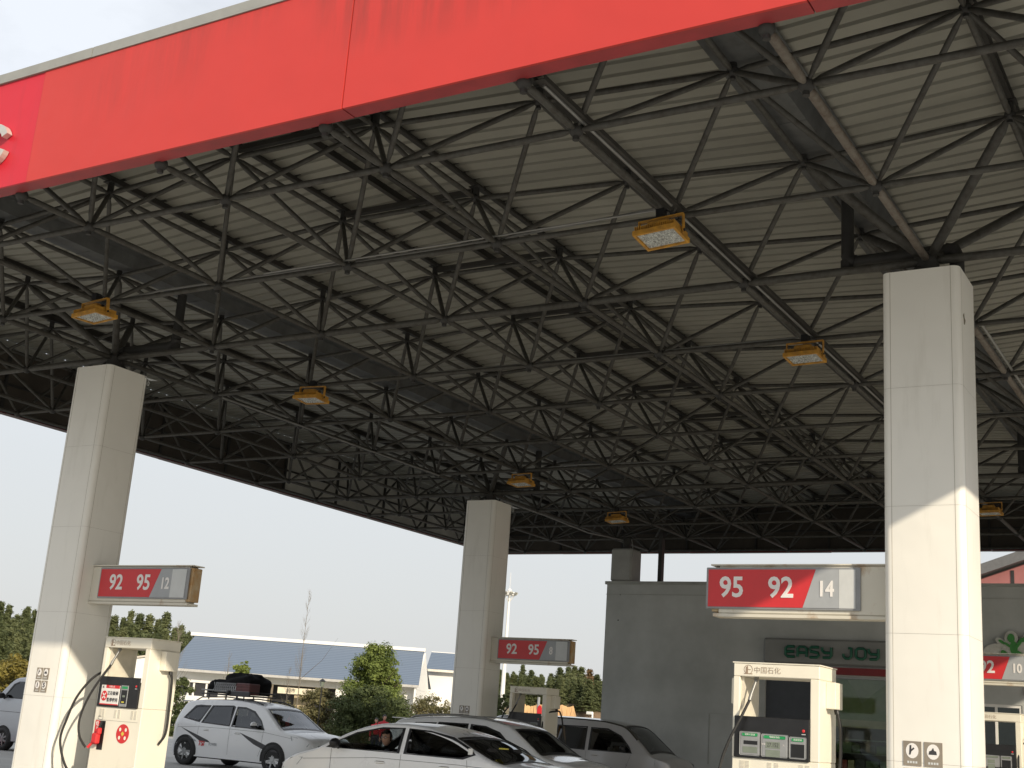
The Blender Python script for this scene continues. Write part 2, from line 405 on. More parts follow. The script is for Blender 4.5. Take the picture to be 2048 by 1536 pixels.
# rainwater pipes from gutter to column
for (gc,cx_,cy_) in ((G1,0,gy(3)),(G2,gx(6),gy(3)),(G1,0,gy(8)),(G2,gx(6),gy(8))):
    xg=gc+.03 if gc==G2 else gc; b=MB(); z1=ZL+.17
    b.path([(xg,cy_+.15,ztop(gc)+.09),(xg,cy_+.15,z1+.1)],.078,steel_d,14)
    s=1 if cx_>xg else -1
    b.path([(xg,cy_+.15,z1+.1),(xg+s*.02,cy_+.15,z1+.02),(xg+s*.1,cy_+.15,z1)],.085,steel_d,14)
    xe=cx_+.30 if s>0 else cx_-.02
    b.path([(xg+s*.08,cy_+.15,z1),(xe-s*.1,cy_+.15,z1+.01)],.072,steel_d,14)
    b.path([(xe-s*.12,cy_+.15,z1+.01),(xe-s*.03,cy_+.15,z1),(xe,cy_+.15,z1-.1),(xe,cy_+.15,ZL-.35)],.085,steel_d,14)
    b.tube((xg,cy_+.15,z1-.12),(xg,cy_+.15,z1+.02),.085,steel_d,14)
    b.build('rainwater_pipe',canopy)
# fascia panels: painted face, soffit strip, dark back, grey cap
FZ0,FZ1=ZL,8.655
def fascia_run(p0,p1,nrm,joints,mats,inner,soff=None):
    soff=soff or mat('dark_edge_soffit',(.10,.06,.055),.6,var=.2)
    """p0,p1 outer corners in plan, nrm outward unit normal, joints = distances along the run"""
    p0=Vector((*p0,0));p1=Vector((*p1,0));d=(p1-p0);L=d.length;d.normalize();n=Vector((*nrm,0))
    js=[0]+joints+[L]
    T=Matrix((( d.x,-n.x,0,p0.x),(d.y,-n.y,0,p0.y),(0,0,1,0),(0,0,0,1)))
    for k in range(len(js)-1):
        a,c=js[k]+.006,js[k+1]-.006
        b=MB(); off=.004*((k*7)%3)
        b.box(a,c,off,.03+off,FZ0+off,FZ1,mats[k%len(mats)],T)
        b.box(a,c,-.001+off if soff is not red_soffit else .03+off,.215,FZ0+(.002 if soff is red_soffit else -.004)+off,FZ0+(.03 if soff is red_soffit else -.001)+off,soff,T)
        b.box(a,c,.165,.19,FZ0+.031,FZ0+.075,steel_d,T)
        b.build('fascia_panel',canopy)
    # backing sheet with upright stiffeners
    b=MB(); zt=FZ1-.02
    for k in range(len(js)-1):
        b.box(js[k],js[k+1],.150,.163,FZ0+.035,zt,inner[k%len(inner)],T)
    x=0
    while x<L:
        b.box(x,x+.06,.165,.22,FZ0+.08,zt,steel_d,T); x+=M
    b.box(0,L,.165,.20,FZ0+.62,FZ0+.67,steel_d,T)
    b.build('fascia_backing',canopy)
    b=MB(); k=0; x=0
    while x<L:
        e=min(x+4.0,L); b.box(x,e-.01,-.02+.004*(k%2),.24,FZ1+.002,FZ1+.125+.003*(k%2),trim_grey,T); x=e; k+=1
    b.build('cap_flashing',canopy)
W_=X_RIGHT-X_LEFT
fj=[4.98-X_LEFT-4.62*k for k in(2,1,0)]+[4.98-X_LEFT+4.62*k for k in(1,2,3)]
fj=[j for j in fj if .5<j<W_-.5]
fascia_run((X_LEFT,Y_FRONT),(X_RIGHT,Y_FRONT),(0,-1),fj,[crimson]*len([j for j in fj if j+X_LEFT<5.0])+[red_paint]*9,[fascia_in],red_soffit)
H_=Y_BACK-Y_FRONT
ljs=[4.62*k for k in range(1,7) if 4.62*k<H_-.5]
yg=19.0-Y_FRONT
lj=[4.62,9.24,13.86,18.2]+([22.9,27.0] if H_>28 else [])
fascia_run((X_LEFT,Y_BACK-.001),(X_LEFT,Y_FRONT+.031),(-1,0),[11.5,16.0,20.6,25.2],[red_paint],[fascia_grey,fascia_in,fascia_in,fascia_in,fascia_in])
fascia_run((X_RIGHT,Y_FRONT+.031),(X_RIGHT,Y_BACK-.001),(1,0),[4.6,9.2,13.8,18.4,23],[red_paint],[fascia_in])
fascia_run((X_RIGHT-.031,Y_BACK),(X_LEFT+.031,Y_BACK),(0,1),[4.6,9.2,13.8,18.4,23],[red_paint],[fascia_in])
# metal letter on the fascia
b=MB(); cx_,cz_=4.29,7.795; pts=[]
def cshape(rad_x,rad_z,t0,t1,n=28): return [(cx_+rad_x*math.copysign(abs(math.cos(t0+(t1-t0)*k/n))**.75,math.cos(t0+(t1-t0)*k/n)),cz_+rad_z*math.sin(t0+(t1-t0)*k/n)) for k in range(n+1)]
o_=cshape(.31,.265,R(24),R(336)); i_=cshape(.215,.18,R(24),R(336))
n=len(o_); vs=[(a,Y_FRONT-.075,z) for a,z in o_]+[(a,Y_FRONT-.075,z) for a,z in i_]+[(a,Y_FRONT-.001,z) for a,z in o_]+[(a,Y_FRONT-.001,z) for a,z in i_]
fs=[(k,n+k,n+k+1,k+1) for k in range(n-1)]+[(k,k+1,2*n+k+1,2*n+k) for k in range(n-1)]+[(n+k,3*n+k,3*n+k+1,n+k+1) for k in range(n-1)]+[(0,2*n,3*n,n),(n-1,2*n-1,4*n-1,3*n-1)]
b.add(vs,fs,mat('brushed_letter_metal',(.62,.60,.54),.35,metal=.4,var=.1)); b.build('raised_letter',canopy)
for x_,ya,yb in ((gx(5),Y_EDGE0+.1,gy(9)),):
    b=MB(); b.box(x_+.045,x_+.15,ya,yb,ZL+.06,ZL+.066,purlin_m); b.box(x_+.045,x_+.05,ya,yb,ZL+.067,ZL+.11,purlin_m); b.box(x_+.145,x_+.15,ya,yb,ZL+.067,ZL+.11,purlin_m); b.build('cable_tray',canopy)
# electrical conduits along the chords
def conduit(pts,r=.016):
    b=MB(); b.path(pts,r,conduit_m,6); b.build('conduit',canopy)
conduit([(gx(5)+.09,Y_EDGE0+.2,ZL+.05),(gx(5)+.09,gy(2)-.2,ZL+.05)],.018)
conduit([(gx(5)+.10,gy(2)+.1,ZL+.02),(gx(5)+.10,gy(8),ZL+.03)],.016)
conduit([(gx(6)+.10,gy(4),ZL+.04),(gx(6)+.10,gy(10),ZL+.03)],.022)
conduit([(gx(1)+.15,gy(2)+.02,ZL+.02),(gx(1.5),gy(2)+.06,ZL+.10),(gx(2),gy(2)+.06,ZL+.09),(gx(3),gy(2)+.06,ZL+.08),(gx(4),gy(2)+.05,ZL+.085),(gx(5)-.2,gy(2),ZL+.13)])
conduit([(gx(2.4),gy(2)-.09,ZL+.04),(gx(5)-.15,gy(2)-.09,ZL+.07)],.012)
conduit([(gx(1),gy(4)+.07,ZL+.05),(gx(2),gy(4)+.07,ZL+.06),(gx(3),gy(4)+.07,ZL+.06),(gx(5),gy(4)+.07,ZL+.07)])
conduit([(gx(1),gy(3)+.07,ZL+.05),(gx(2.5),gy(3)+.07,ZL+.06),(gx(4.6),gy(3)+.07,ZL+.06)],.013)
conduit([(gx(1),gy(7)+.07,ZL+.02),(gx(1.6),gy(7)+.07,ZL+.09),(gx(3),gy(7)+.07,ZL+.06)])
conduit([(gx(1)+.1,gy(9)+.05,ZL+.08),(gx(1.5),gy(9)+.05,ZL-.02),(gx(2),gy(9)+.05,ZL-.03),(gx(2.6),gy(9)+.05,ZL+.02),(gx(3),gy(9)+.05,ZL+.06)])
conduit([(.08,gy(4)+.1,ZL-.03),(.08,gy(7.0) if False else gy(7),ZL-.03)],.02)
conduit([(.12,gy(8)+.4,ZL-.1),(.3,gy(9),ZL-.16),(.33,gy(10),ZL-.22),(.3,gy(11)+.05,ZL-.05)],.02)
conduit([(gx(5),gy(6)+.06,ZL+.06),(gx(7),gy(6)+.06,ZL+.06)],.013)

# ================================================================== COLUMNS
def column(x,y,label,h=ZL-.25,w=.437,plq=False,pk=(-.14,1.555,1.0),seams=(5.58,4.22,2.83,1.50)):
    t=thing('canopy_column',label,'column',(x,y,0),0,'cream clad canopy columns')
    rr=.085; pts=[]
    for cx_,cy_,a0 in ((w-rr,w-rr,0),(-w+rr,w-rr,90),(-w+rr,-w+rr,180),(w-rr,-w+rr,270)):
        for k in range(9):
            a=R(a0+90*k/8); pts.append((cx_+rr*math.cos(a),cy_+rr*math.sin(a)))
    b=MB(); n=len(pts); zs=[.15]+sorted(seams)+[h]
    for a,c in zip(zs[:-1],zs[1:]):
        vs=[(p[0],p[1],a+.0014) for p in pts]+[(p[0],p[1],c-.0014) for p in pts]
        b.add(vs,[(i,(i+1)%n,n+(i+1)%n,n+i) for i in range(n)],clad,True)
    vs=[(p[0]*.985,p[1]*.985,.15) for p in pts]+[(p[0]*.985,p[1]*.985,h-.02) for p in pts]
    b.add(vs,[(i,(i+1)%n,n+(i+1)%n,n+i) for i in range(n)],seam_m,True)
    b.add(vs,[tuple(range(n,2*n))],steel_d)
    b.build('cladding',t)
    b=MB(); e=w-rr-.012
    for s in(-1,1):
        for q in(-1,1):
            b.box(s*e-.004,s*e+.004,q*w-(.0015 if q<0 else -.0), q*w+(.0015 if q>0 else 0),.2,h-.01,seam_m) if False else None
            b.box(s*e-.003,s*e+.003,q*(w+.0006)-.001,q*(w+.0006)+.001,.2,h-.01,seam_m)
            b.box(q*(w+.0006)-.001,q*(w+.0006)+.001,s*e-.003,s*e+.003,.2,h-.01,seam_m)
    b.build('corner_trim',t)
    b=MB(); b.tube((0,0,h-.02),(0,0,ZL-.04),.13,steel_d,14); b.box(-.25,.25,-.25,.25,h-.02,h+.03,steel_d)
    b.tube((-.2,-.2,h+.02),(0,0,ZL),.03,steel_d); b.tube((.2,.2,h+.02),(0,0,ZL),.03,steel_d); b.ball((0,0,ZL),.12,steel_d,12,8)
    b.build('bearing',t)
    if plq:
        pm=mat('brown_plaque',(.27,.235,.19),.5); X0,Z0,K=pk
        syms={(0,0):'i',(1,0):'5',(0,1):'k',(1,1):'a'}
        for i in(0,1):
            for j in(0,1):
                x0=X0+i*.155*K; z0=Z0+j*.20*K; cxp,czp=x0+.067*K,z0+.11*K
                b=MB(); b.box(x0,x0+.135*K,-w-.008,-w-.001,z0,z0+.18*K,pm)
                for k in range(4): b.box(x0+(.03+.02*k)*K,x0+(.044+.02*k)*K,-w-.0095,-w-.0085,z0+.018*K,z0+.034*K,sign_lt)
                p_=b.build('notice_plaque',t)
                b=MB(); b.prism([(cxp+.047*K*math.cos(R(a)),czp+.056*K*math.sin(R(a))) for a in range(0,360,20)],-w-.0105,-w-.0085,sign_white); b.build('disc',p_)
                s_=syms[(i,j)]
                if s_ in 'i5': text('symbol',s_,.10*K,txt_dark,(cxp,-w-.0125,czp),p_,.001,bold=.004)
                else:
                    b=MB()
                    P=[(-.022,-.03),(-.012,-.03),(-.005,-.005),(.018,.015),(.011,.025),(-.005,.01),(-.005,.04),(-.017,.04)] if s_=='k' else [(-.032,-.02),(.028,-.02),(.023,.005),(.008,.01),(.001,.03),(-.012,.01),(-.027,.005)]
                    b.prism([(cxp+a*K,czp+c*K) for a,c in P],-w-.0135,-w-.0115,txt_dark); b.build('symbol',p_)
    return t
column(0,gy(3),'tall cream column on the left, lit at the foot, four brown notices on it, numbered 92 95 12 sign beside',plq=True)
c6=column(gx(6),gy(3),'widest cream column at the right, bright below a slanting shadow edge, sign 95 92 14 on its left side',plq=True,pk=(-.24,1.19,1.38))
column(0,gy(8),'cream column in the middle distance behind the white cars, carrying the sign 92 95 8',plq=True)
column(gx(6),gy(8),'far cream column hidden behind the widest one, carrying the 92 10 sign')
for cy_ in (gy(3),gy(8)):
    b=MB(); b.add([(.44,.30,6.96),(.66,.44,6.90),(.44,.46,6.93),(.40,.42,6.985)],[(0,1,2,3),(3,2,1,0)],sign_lt); b.path([(.46,.40,6.92),(.49,.41,6.87),(.47,.42,6.82),(.44,.41,6.84),(.45,.40,6.88)],.006,sign_lt,5)
    b.build('loose_flap',[o for o in bpy.data.objects if o.get('category')=='column' and abs(o.location.x)<.1 and abs(o.location.y-cy_)<.1][0])
# torn spot on the cladding of the near column, side face
b=MB(); b.prism([(-.28,6.43),(-.22,6.47),(-.20,6.42),(-.15,6.40),(-.19,6.34),(-.24,6.33),(-.25,6.39)],.4375,.4395,mat('bare_patch',(.2,.18,.13),.9),axis='x'); b.build('torn_patch',c6)
# rear pier standing on the shop roof and steel post beside it
b=MB(); pr_=mat('grey_pier_render',(.36,.365,.35),.85,var=.12,scale=2); b.bbox(-.34,.34,-.36,.36,5.9,ZL-.35,.05,pr_)
t=thing('roof_pier','short grey pier on the shop roof corner holding up the rear of the canopy','pier',(.40,gy(11)-.05,0)); b.build('shaft',t)
b=MB(); b.path([(.33,-.38,ZL-.1),(.39,-.4,ZL-.3),(.40,-.42,ZL-.62)],.013,conduit_m); b.build('conduit',t)
b=MB(); b.tube((0,0,ZL-.38),(0,0,ZL),.12,steel_d,12); b.build('bearing',t)
b=MB(); b.box(-.06,.06,-.09,-.075,5.7,ZL+.15,steel_d);b.box(-.06,.06,.075,.09,5.7,ZL+.15,steel_d);b.box(-.012,.012,-.074,.074,5.7,ZL+.15,steel_d); b.box(-.06,-.05,-.074,.074,5.7,ZL+.15,steel_d);b.box(.05,.06,-.074,.074,5.7,ZL+.15,steel_d)
tag(b.build('steel_post',None,(1.52,gy(11)+.0,0)),'thin dark steel post between shop roof and canopy, right of the grey pier','post')

# ================================================================== FLOODLIGHTS
def floodlight(x,y,label,z=ZL-.41,rz=0,tilt=0):
    t=thing('floodlight',label,'floodlight',(x,y,z),rz,'yellow floodlights under the canopy')
    b=MB(); hw,hd=.25,.205
    b.box(-hw,hw,-hd,-hd+.03,-.03,.025,yellow);b.box(-hw,hw,hd-.03,hd,-.03,.025,yellow)
    b.box(-hw,-hw+.03,-hd+.03,hd-.03,-.03,.025,yellow);b.box(hw-.03,hw,-hd+.03,hd-.03,-.03,.025,yellow)
    b.box(-hw+.03,hw-.03,-hd+.03,hd-.03,.0,.02,yellow)
    b.build('housing',t)
    b=MB()
    for k in range(22):
        xx=-hw+.02+k*(2*hw-.04)/21; b.box(xx-.004,xx+.004,-hd+.02,hd-.02,.026,.085,yellow)
    b.build('cooling_fins',t)
    b=MB(); b.bbox(-.13,.13,-.11,.11,.087,.165,.02,yellow); b.tube((.13,0,.13),(.18,0,.13),.014,black); b.build('driver_box',t)
    b=MB(); b.box(-hw+.032,hw-.032,-hd+.032,hd-.032,-.012,-.004,lens_m)
    for i in range(9):
        for j in range(7):
            b.ball((-hw+.07+i*.045,-hd+.07+j*.045,-.014),.011,lens_m,6,4)
    b.build('lens',t)
    b=MB()
    for s in(-1,1):
        b.box(s*(hw+.012)-.006,s*(hw+.012)+.006,-.025,.025,-.01,.22,yellow); b.tube((s*(hw-.01),0,.03),(s*(hw+.03),0,.03),.016,black)
    b.box(-hw-.018,hw+.018,-.025,.025,.221,.233,yellow)
    b.build('bracket',t)
    b=MB(); b.box(-.05,.05,-.04,.04,.235,.335,black); b.path([(.1,0,.14),(.2,.03,.2),(.15,.02,.27),(.02,0,.34)],.009,black,6); b.build('clamp',t)
    return t
for x,y,l in ((gx(5)+.08,gy(2)-.42,'largest yellow floodlight, hung right of centre high under the near canopy'),
              (gx(5)+.14,gy(4)-.45,'yellow floodlight just left of the widest column'),
              (gx(1)+.45,gy(2)-.50,'yellow floodlight at the far left above the left column'),
              (gx(1)+.5,gy(4)-.50,'yellow floodlight right of the left column, second from the left'),
              (gx(1)+.35,gy(7)-.45,'small yellow floodlight above the top of the middle column'),
              (gx(1)+.35,gy(9)-.45,'small far yellow floodlight right of the middle column, above the roof pier'),
              (gx(5)+.30,gy(9)-.45,'tiny yellow floodlight peeping out right of the widest column')):
    rl=random.Random(int(x*100+y)); f_=floodlight(x,y,l,rz=R(rl.uniform(-5,5))); f_.rotation_euler[0]=R(rl.uniform(-5,5)); f_.rotation_euler[1]=R(rl.uniform(-4,4))

# ================================================================== PUMP SIGNS on the columns
def pump_sign(colx,coly,sgn,nums,label,dark_end=True,wid=2.27):
    """sign box reaching sideways from a column. u runs outward from the column face"""
    t=thing('pump_number_sign',label,'sign',(colx+sgn*.437,coly-.02,0),0,'numbered pump signs on the columns')
    def X(u): return sgn*u
    def bx(b,u0,u1,y0,y1,z0,z1,m,ch=0):
        a,c=sorted((X(u0),X(u1)))
        (b.bbox(a,c,y0,y1,z0,z1,ch,m) if ch else b.box(a,c,y0,y1,z0,z1,m))
    b=MB(); bx(b,.002,wid-.12,-.11,.11,3.04,3.60,signbox,.012); bx(b,.002,wid-.02,-.125,.125,3.605,3.622,signbox); bx(b,.002,wid-.06,-.12,.12,3.0,3.036,signbox)
    b.build('box',t)
    b=MB(); bx(b,wid-.118,wid-.03,-.10,.10,3.06,3.58,rust,.01); b.build('end_cap',t)
    u0,u1=.24,2.17
    if sgn<0: u0,u1=.36,wid+.0
    b=MB(); bx(b,u0-.03,u1+.03,-.135,-.112,3.09,3.58,gray_m,.006); b.build('panel_frame',t)
    # coloured fields on the face
    y0,y1=-.142,-.137
    z0,z1=3.115,3.555
    L=X(u0) if sgn>0 else X(u1); Rr=X(u1) if sgn>0 else X(u0)
    W=Rr-L
    fs_top,fs_bot,g_end,l_end=(.70,.60,.825,.985)
    if sgn<0: fs_top,fs_bot,g_end,l_end=(.73,.645,.88,.985)
    f=MB()
    f.prism([(L,z0),(L+W*fs_bot,z0),(L+W*fs_top,z1),(L,z1)],y0,y1,sign_red)
    f.prism([(L+W*fs_bot+.002,z0),(L+W*g_end,z0),(L+W*g_end,z1),(L+W*fs_top+.002,z1)],y0,y1,sign_gray)
    f.prism([(L+W*g_end+.002,z0),(L+W*l_end,z0),(L+W*l_end,z1),(L+W*g_end+.002,z1)],y0,y1,sign_lt)
    f.build('face_panel',t)
    cs=((.195,.55),(.515,.55),(.76,.40)) if sgn>0 else ((.165,.55),(.50,.55),(.795,.40))
    for s_,(u,h) in zip(nums,cs):
        text('sign_number',s_,.335*(h/.55),sign_white,(L+W*u,y0-.004,3.335 if h>.5 else 3.325),t,.003,sx=.93 if h>.5 else .80,bold=.007)
    return t
pump_sign(0,gy(3),1,('92','95','12'),'red and grey pump sign reading 92 95 12 with rusty end, on the left column')
pump_sign(gx(6),gy(3),-1,('95','92','14'),'big red and grey pump sign reading 95 92 14, left of the widest column',wid=2.16)
pump_sign(0,gy(8),1,('92','95','8'),'smaller red and grey pump sign reading 92 95 8 on the middle column')
pump_sign(gx(6),gy(8),-1,('95','92','10'),'partly hidden pump sign reading 92 10, at the right edge behind the widest column')

# ================================================================== DISPENSERS
def emblem(t,x,y,z,s,m):
    b=MB()
    for k in range(24):
        a0,a1=2*math.pi*k/24,2*math.pi*(k+1)/24
        if 250<math.degrees(a0)<290: continue
        b.prism([(x+s*math.cos(a0),z+s*math.sin(a0)),(x+s*math.cos(a1),z+s*math.sin(a1)),(x+s*.9*math.cos(a1),z+s*.9*math.sin(a1)),(x+s*.9*math.cos(a0),z+s*.9*math.sin(a0))],y-.001,y+.001,m)
    b.box(x-.55*s,x-.25*s,y-.0015,y+.0015,z-.8*s,z+.6*s,m); b.box(x-.2*s,x-.08*s,y-.0015,y+.0015,z-.8*s,z+.8*s,m)
    b.box(x-.05*s,x+.55*s,y-.0015,y+.0015,z-.1*s,z+.05*s,m); b.box(x-.95*s,x+.95*s,y-.0015,y+.0015,z-1.0*s,z-.82*s,m)
    return b.build('emblem',t)
def hose(b,pts,r=.017,m=rubber):
    # smooth curve through the points
    P=[Vector(p) for p in pts]; out=[]
    Q=[P[0]*2-P[1]]+P+[P[-1]*2-P[-2]]
    for i in range(1,len(Q)-2):
        for k in range(8):
            s=k/8; a,b_,c,d=Q[i-1],Q[i],Q[i+1],Q[i+2]
            out.append(.5*((2*b_)+(c-a)*s+(2*a-5*b_+4*c-d)*s*s+(3*b_-a-3*c+d)*s**3))
    out.append(P[-1]); b.path(out,r,m,8)
def dispenser(x,y,label,variant,num='92'):
    """x = left front corner, y = front face. 1.0 wide, .62 deep, top at 2.45"""
    t=thing('fuel_dispenser',label,'fuel dispenser',(x,y,0),0,'cream fuel dispensers')
    W,D=1.0,.62; e=.075
    b=MB()
    b.bbox(0,e,0,D,1.42,2.30,.006,disp); b.bbox(W-.105,W,0,D,1.42,2.30,.008,disp)          # side posts
    b.bbox(0,W,0,D,2.302,2.45,.008,disp); b.box(-.01,W+.01,-.01,D+.01,2.45,2.462,disp)          # header
    b.build('hose_frame',t)
    b=MB(); b.bbox(.002,W-.002,.002,D-.002,.15,1.418,.008,disp)
    b.box(.04,W-.06,-.002,.001,1.215,1.22,seam_m)
    b.build('cabinet',t)
    b=MB(); b.box(e+.001,W-.106,.05,.40,1.42,1.80,disp_in); b.box(e+.001,e+.03,.06,D-.06,1.801,2.299,disp_in); b.build('inner_panel',t)
    b=MB(); b.bbox(.03,W-.105,-.022,-.001,1.415,1.865,.004,black); b.build('control_panel',t)
    for x0 in(.10,.16,.42,.50,.78,.85):
        b=MB(); b.box(x0-.004,x0+.049,-.0015,.001,1.255,1.383,disp)
        for k in range(9): b.box(x0,x0+.045,-.004,-.0016,1.26+k*.014,1.265+k*.014,seam_m)
        b.build('louvre',t)
    text('header_lettering','中国石化',.080,txt_brown,(.40,-.004,2.372),t,.0006,bold=-.0012)
    emblem(t,.175,-.002,2.380,.052,txt_brown)
    b=MB(); b.ball((.83,-.024,1.74),.018,sign_red,10,6,sy=.3); b.box(.81,.855,-.0235,-.0225,1.70,1.708,sign_lt); b.build('badge',t)
    if variant=='repair':
        b=MB(); b.bbox(.10,.50,-.034,-.023,1.445,1.735,.004,white_p); b.box(.10,.50,-.0365,-.0345,1.445,1.46,sign_red); b.box(.205,.50,-.0365,-.0345,1.69,1.735,sign_red)
        b.prism([(.185+.062*math.cos(R(a)),1.575+.075*math.sin(R(a))) for a in range(0,360,15)],-.0385,-.0345,sign_red)
        for s in(-1,1):
            T=Matrix.Translation((.185,-.0395,1.575))@Matrix.Rotation(R(38*s),4,'Y'); b.box(-.009,.009,-.0008,.0008,-.05,.05,white_p,T)
        b.build('notice_board',t)
        text('notice_lettering','正在检修',.063,txt_dark,(.365,-.0355,1.615),t,.0008,sx=.95,bold=.0015)
        text('notice_lettering','暂停使用',.063,txt_dark,(.365,-.0355,1.515),t,.0008,sx=.95,bold=.0015)
        text('notice_lettering','中国石化',.032,sign_white,(.33,-.0375,1.712),t,.0005)
        emblem(t,.145,-.0352,1.706,.018,txt_dark)
        b=MB(); b.bbox(.52,.68,-.032,-.023,1.43,1.745,.006,gray_m); b.box(.545,.665,-.0345,-.0325,1.475,1.675,black); b.box(.545,.665,-.0345,-.0325,1.695,1.73,grn); b.box(.57,.625,-.0355,-.0346,1.49,1.508,ylw2); b.box(.575,.63,-.0355,-.0346,1.57,1.60,lcd)
        b.build('card_reader',t)
    else:
        xs=((.10,.34),(.355,.66),(.675,.865)) if variant=='display' else ((.12,.32),(.33,.60),(.62,.82))
        for k,(a,c) in enumerate(xs):
            b=MB(); zt=1.70-.012*k if variant=='display' else 1.66
            b.bbox(a,c,-.034,-.023,1.44,zt,.012,gray_m)
            b.bbox(a+.03,c-.03,-.0375,-.0345,zt-.05,zt-.018,.006,grn if variant=='display' else lcd)
            if k==1: b.box(a+.05,c-.09,-.0365,-.0345,zt-.155,zt-.085,lcd); b.box(a+.05,c-.09,-.0365,-.0345,zt-.245,zt-.17,lcd)
            elif k==0:
                b.box(a+.05,c-.03,-.0365,-.0345,zt-.14,zt-.10,black); b.box(a+.04,c-.03,-.0365,-.0345,zt-.23,zt-.165,lcd)
            else: b.box(a+.02,c-.02,-.0365,-.0345,zt-.22,zt-.08,black)
            b.build('display_module',t)
            if variant=='display':
                text('display_lettering',('请刷卡加油','电脑加油机','自助加油')[k],.024,sign_white,((a+c)/2,-.0385,zt-.034),t,.0004)
                if k==1:
                    text('display_digits','27.152',.062,txt_dark,((a+c)/2-.02,-.0372,zt-.12),t,.0004,sx=.8)
                    text('display_lettering','金额',.024,sign_white,(a+.026,-.0368,zt-.115),t,.0004); text('display_lettering','元',.024,sign_white,(c-.05,-.0368,zt-.115),t,.0004)
    # nozzle with its recess and red grade label
    b=MB(); b.box(.145,.265,-.004,-.001,.78,1.205,black); b.box(.05,.143,-.006,-.0015,.85,1.205,sign_red); b.build('nozzle_recess',t)
    text('grade_label',num,.085,sign_white,(.097,-.0075,1.155),t,.0008,sx=.72,bold=.002); text('grade_label','油',.04,sign_white,(.10,-.0075,1.095),t,.0008)
    b=MB(); b.bbox(.10,.22,-.10,-.01,.86,1.02,.02,sign_red); b.bbox(.17,.235,-.085,-.012,1.00,1.10,.015,sign_red); b.tube((.20,-.05,1.09),(.22,-.03,1.19),.018,black); b.tube((.11,-.06,.88),(.06,-.10,.80),.022,sign_red); b.build('nozzle',t)
    b=MB(); b.path([(.15,-.006,1.27),(.10,-.006,1.27),(.09,-.006,1.24),(.13,-.006,1.22),(.19,-.006,1.225),(.19,-.006,1.25)],.003,gray_m,5); b.build('wire_hook',t)
    b=MB(); b.prism([(.66+.135*math.cos(R(a)),1.04+.14*math.sin(R(a))) for a in range(0,360,12)],-.003,-.0005,sign_red)
    for dx,dz in((-.06,.06),(.06,.06),(-.06,-.06),(.06,-.06)):
        b.prism([(.66+dx+.022*math.cos(R(a)),1.04+dz+.028*math.sin(R(a))) for a in range(0,360,30)],-.0042,-.0032,disp)
    b.prism([(.66,1.075),(.695,1.04),(.66,1.005),(.625,1.04)],-.0042,-.0032,ylw2)
    b.build('safety_sticker',t)
    # swivel and hoses
    b=MB(); b.tube((.235,.10,2.30),(.24,.09,2.27),.03,conduit_m,10); b.tube((.24,.09,2.27),(.205,.02,2.10),.017,conduit_m,10); b.tube((.205,.02,2.10),(.195,.0,2.04),.022,conduit_m,10); b.build('swivel',t)
    b=MB(); hose(b,[(.195,0,2.04),(.14,-.09,1.86),(.04,-.16,1.62),(-.04,-.20,1.38),(-.07,-.22,1.15),(-.03,-.20,.95),(.04,-.12,.80)]); b.build('hose',t)
    for s in(-1,1):
        xo=W if s>0 else 0
        b=MB(); a,c=sorted((xo+s*.001,xo+s*.11)); b.bbox(a,c,.23,.50,2.0,2.29,.006,disp); b.build('hose_box',t)
        b=MB()
        b.tube((xo+s*.07,.40,2.0),(xo+s*.08,.40,1.95),.03,black,8)
        if variant=='display' : pts=[(xo+s*.08,.40,1.97),(xo+s*.12,.40,1.75),(xo+s*.11,.40,1.35),(xo+s*.04,.42,.95)]
        elif variant=='repair': pts=[(xo+s*.08,.40,1.97),(xo+s*.10,.42,1.86),(xo+s*.10,.44,1.5),(xo+s*.10,.44,1.1),(xo+s*.02,.40,.92)] if s>0 else [(xo-.02,.36,2.02),(xo-.10,.28,1.98),(xo-.24,.10,1.85),(xo-.38,-.05,1.55),(xo-.46,-.12,1.2),(xo-.50,-.15,.85),(xo-.30,-.1,.45),(xo-.05,0,.4)]
        else: pts=[(xo+s*.08,.40,1.95),(xo+s*.22,.30,1.93),(xo+s*.33,.25,1.7),(xo+s*.35,.22,1.4),(xo+s*.22,.22,1.05),(xo+s*.1,.3,1.0)] if s>0 else [(xo-.03,.3,2.02),(xo-.12,.2,1.98),(xo-.25,.15,1.75),(xo-.28,.1,1.3),(xo-.1,.1,.9)]
        hose(b,pts,.019); 
        if variant=='mid' and s>0: hose(b,[(xo+.08,.40,1.95),(xo-.04,.1,1.86),(xo-.06,-.03,1.5),(xo-.03,-.04,1.1),(xo,-.03,.9)],.017)
        b.build('hose',t)
    return t
dispenser(1.36,6.82,'cream fuel dispenser beside the left column, white out of order notice on its black panel','repair')
dispenser(11.66,6.84,'closest cream fuel dispenser, sunlit, with three grey display modules, left of the widest column','display','95')
dispenser(1.24,19.45,'distant cream fuel dispenser under the 92 95 8 sign, looped black hose at its side','mid')
dispenser(11.70,19.42,'far cream fuel dispenser at the right edge under the 92 10 sign','mid','95')
for x,y,l in ((1.2,gy(3),'left'),(12.5,gy(3),'right'),(1.2,gy(8),'far left'),(12.5,gy(8),'far right')):
    b=MB(); pts=[]; hx,hy=3.0,.62
    for sx,sy,a0 in((1,1,0),(-1,1,90),(-1,-1,180),(1,-1,270)):
        for k in range(7):
            a=R(a0+15*k); pts.append((sx*(hx-.5)+.5*math.cos(a),sy*(hy-.5)+.5*math.sin(a)))
    b.prism(pts,.0,.15,kerb_m,axis='z'); o=b.build('pump_island',None,(x,y,0)); struct(o)

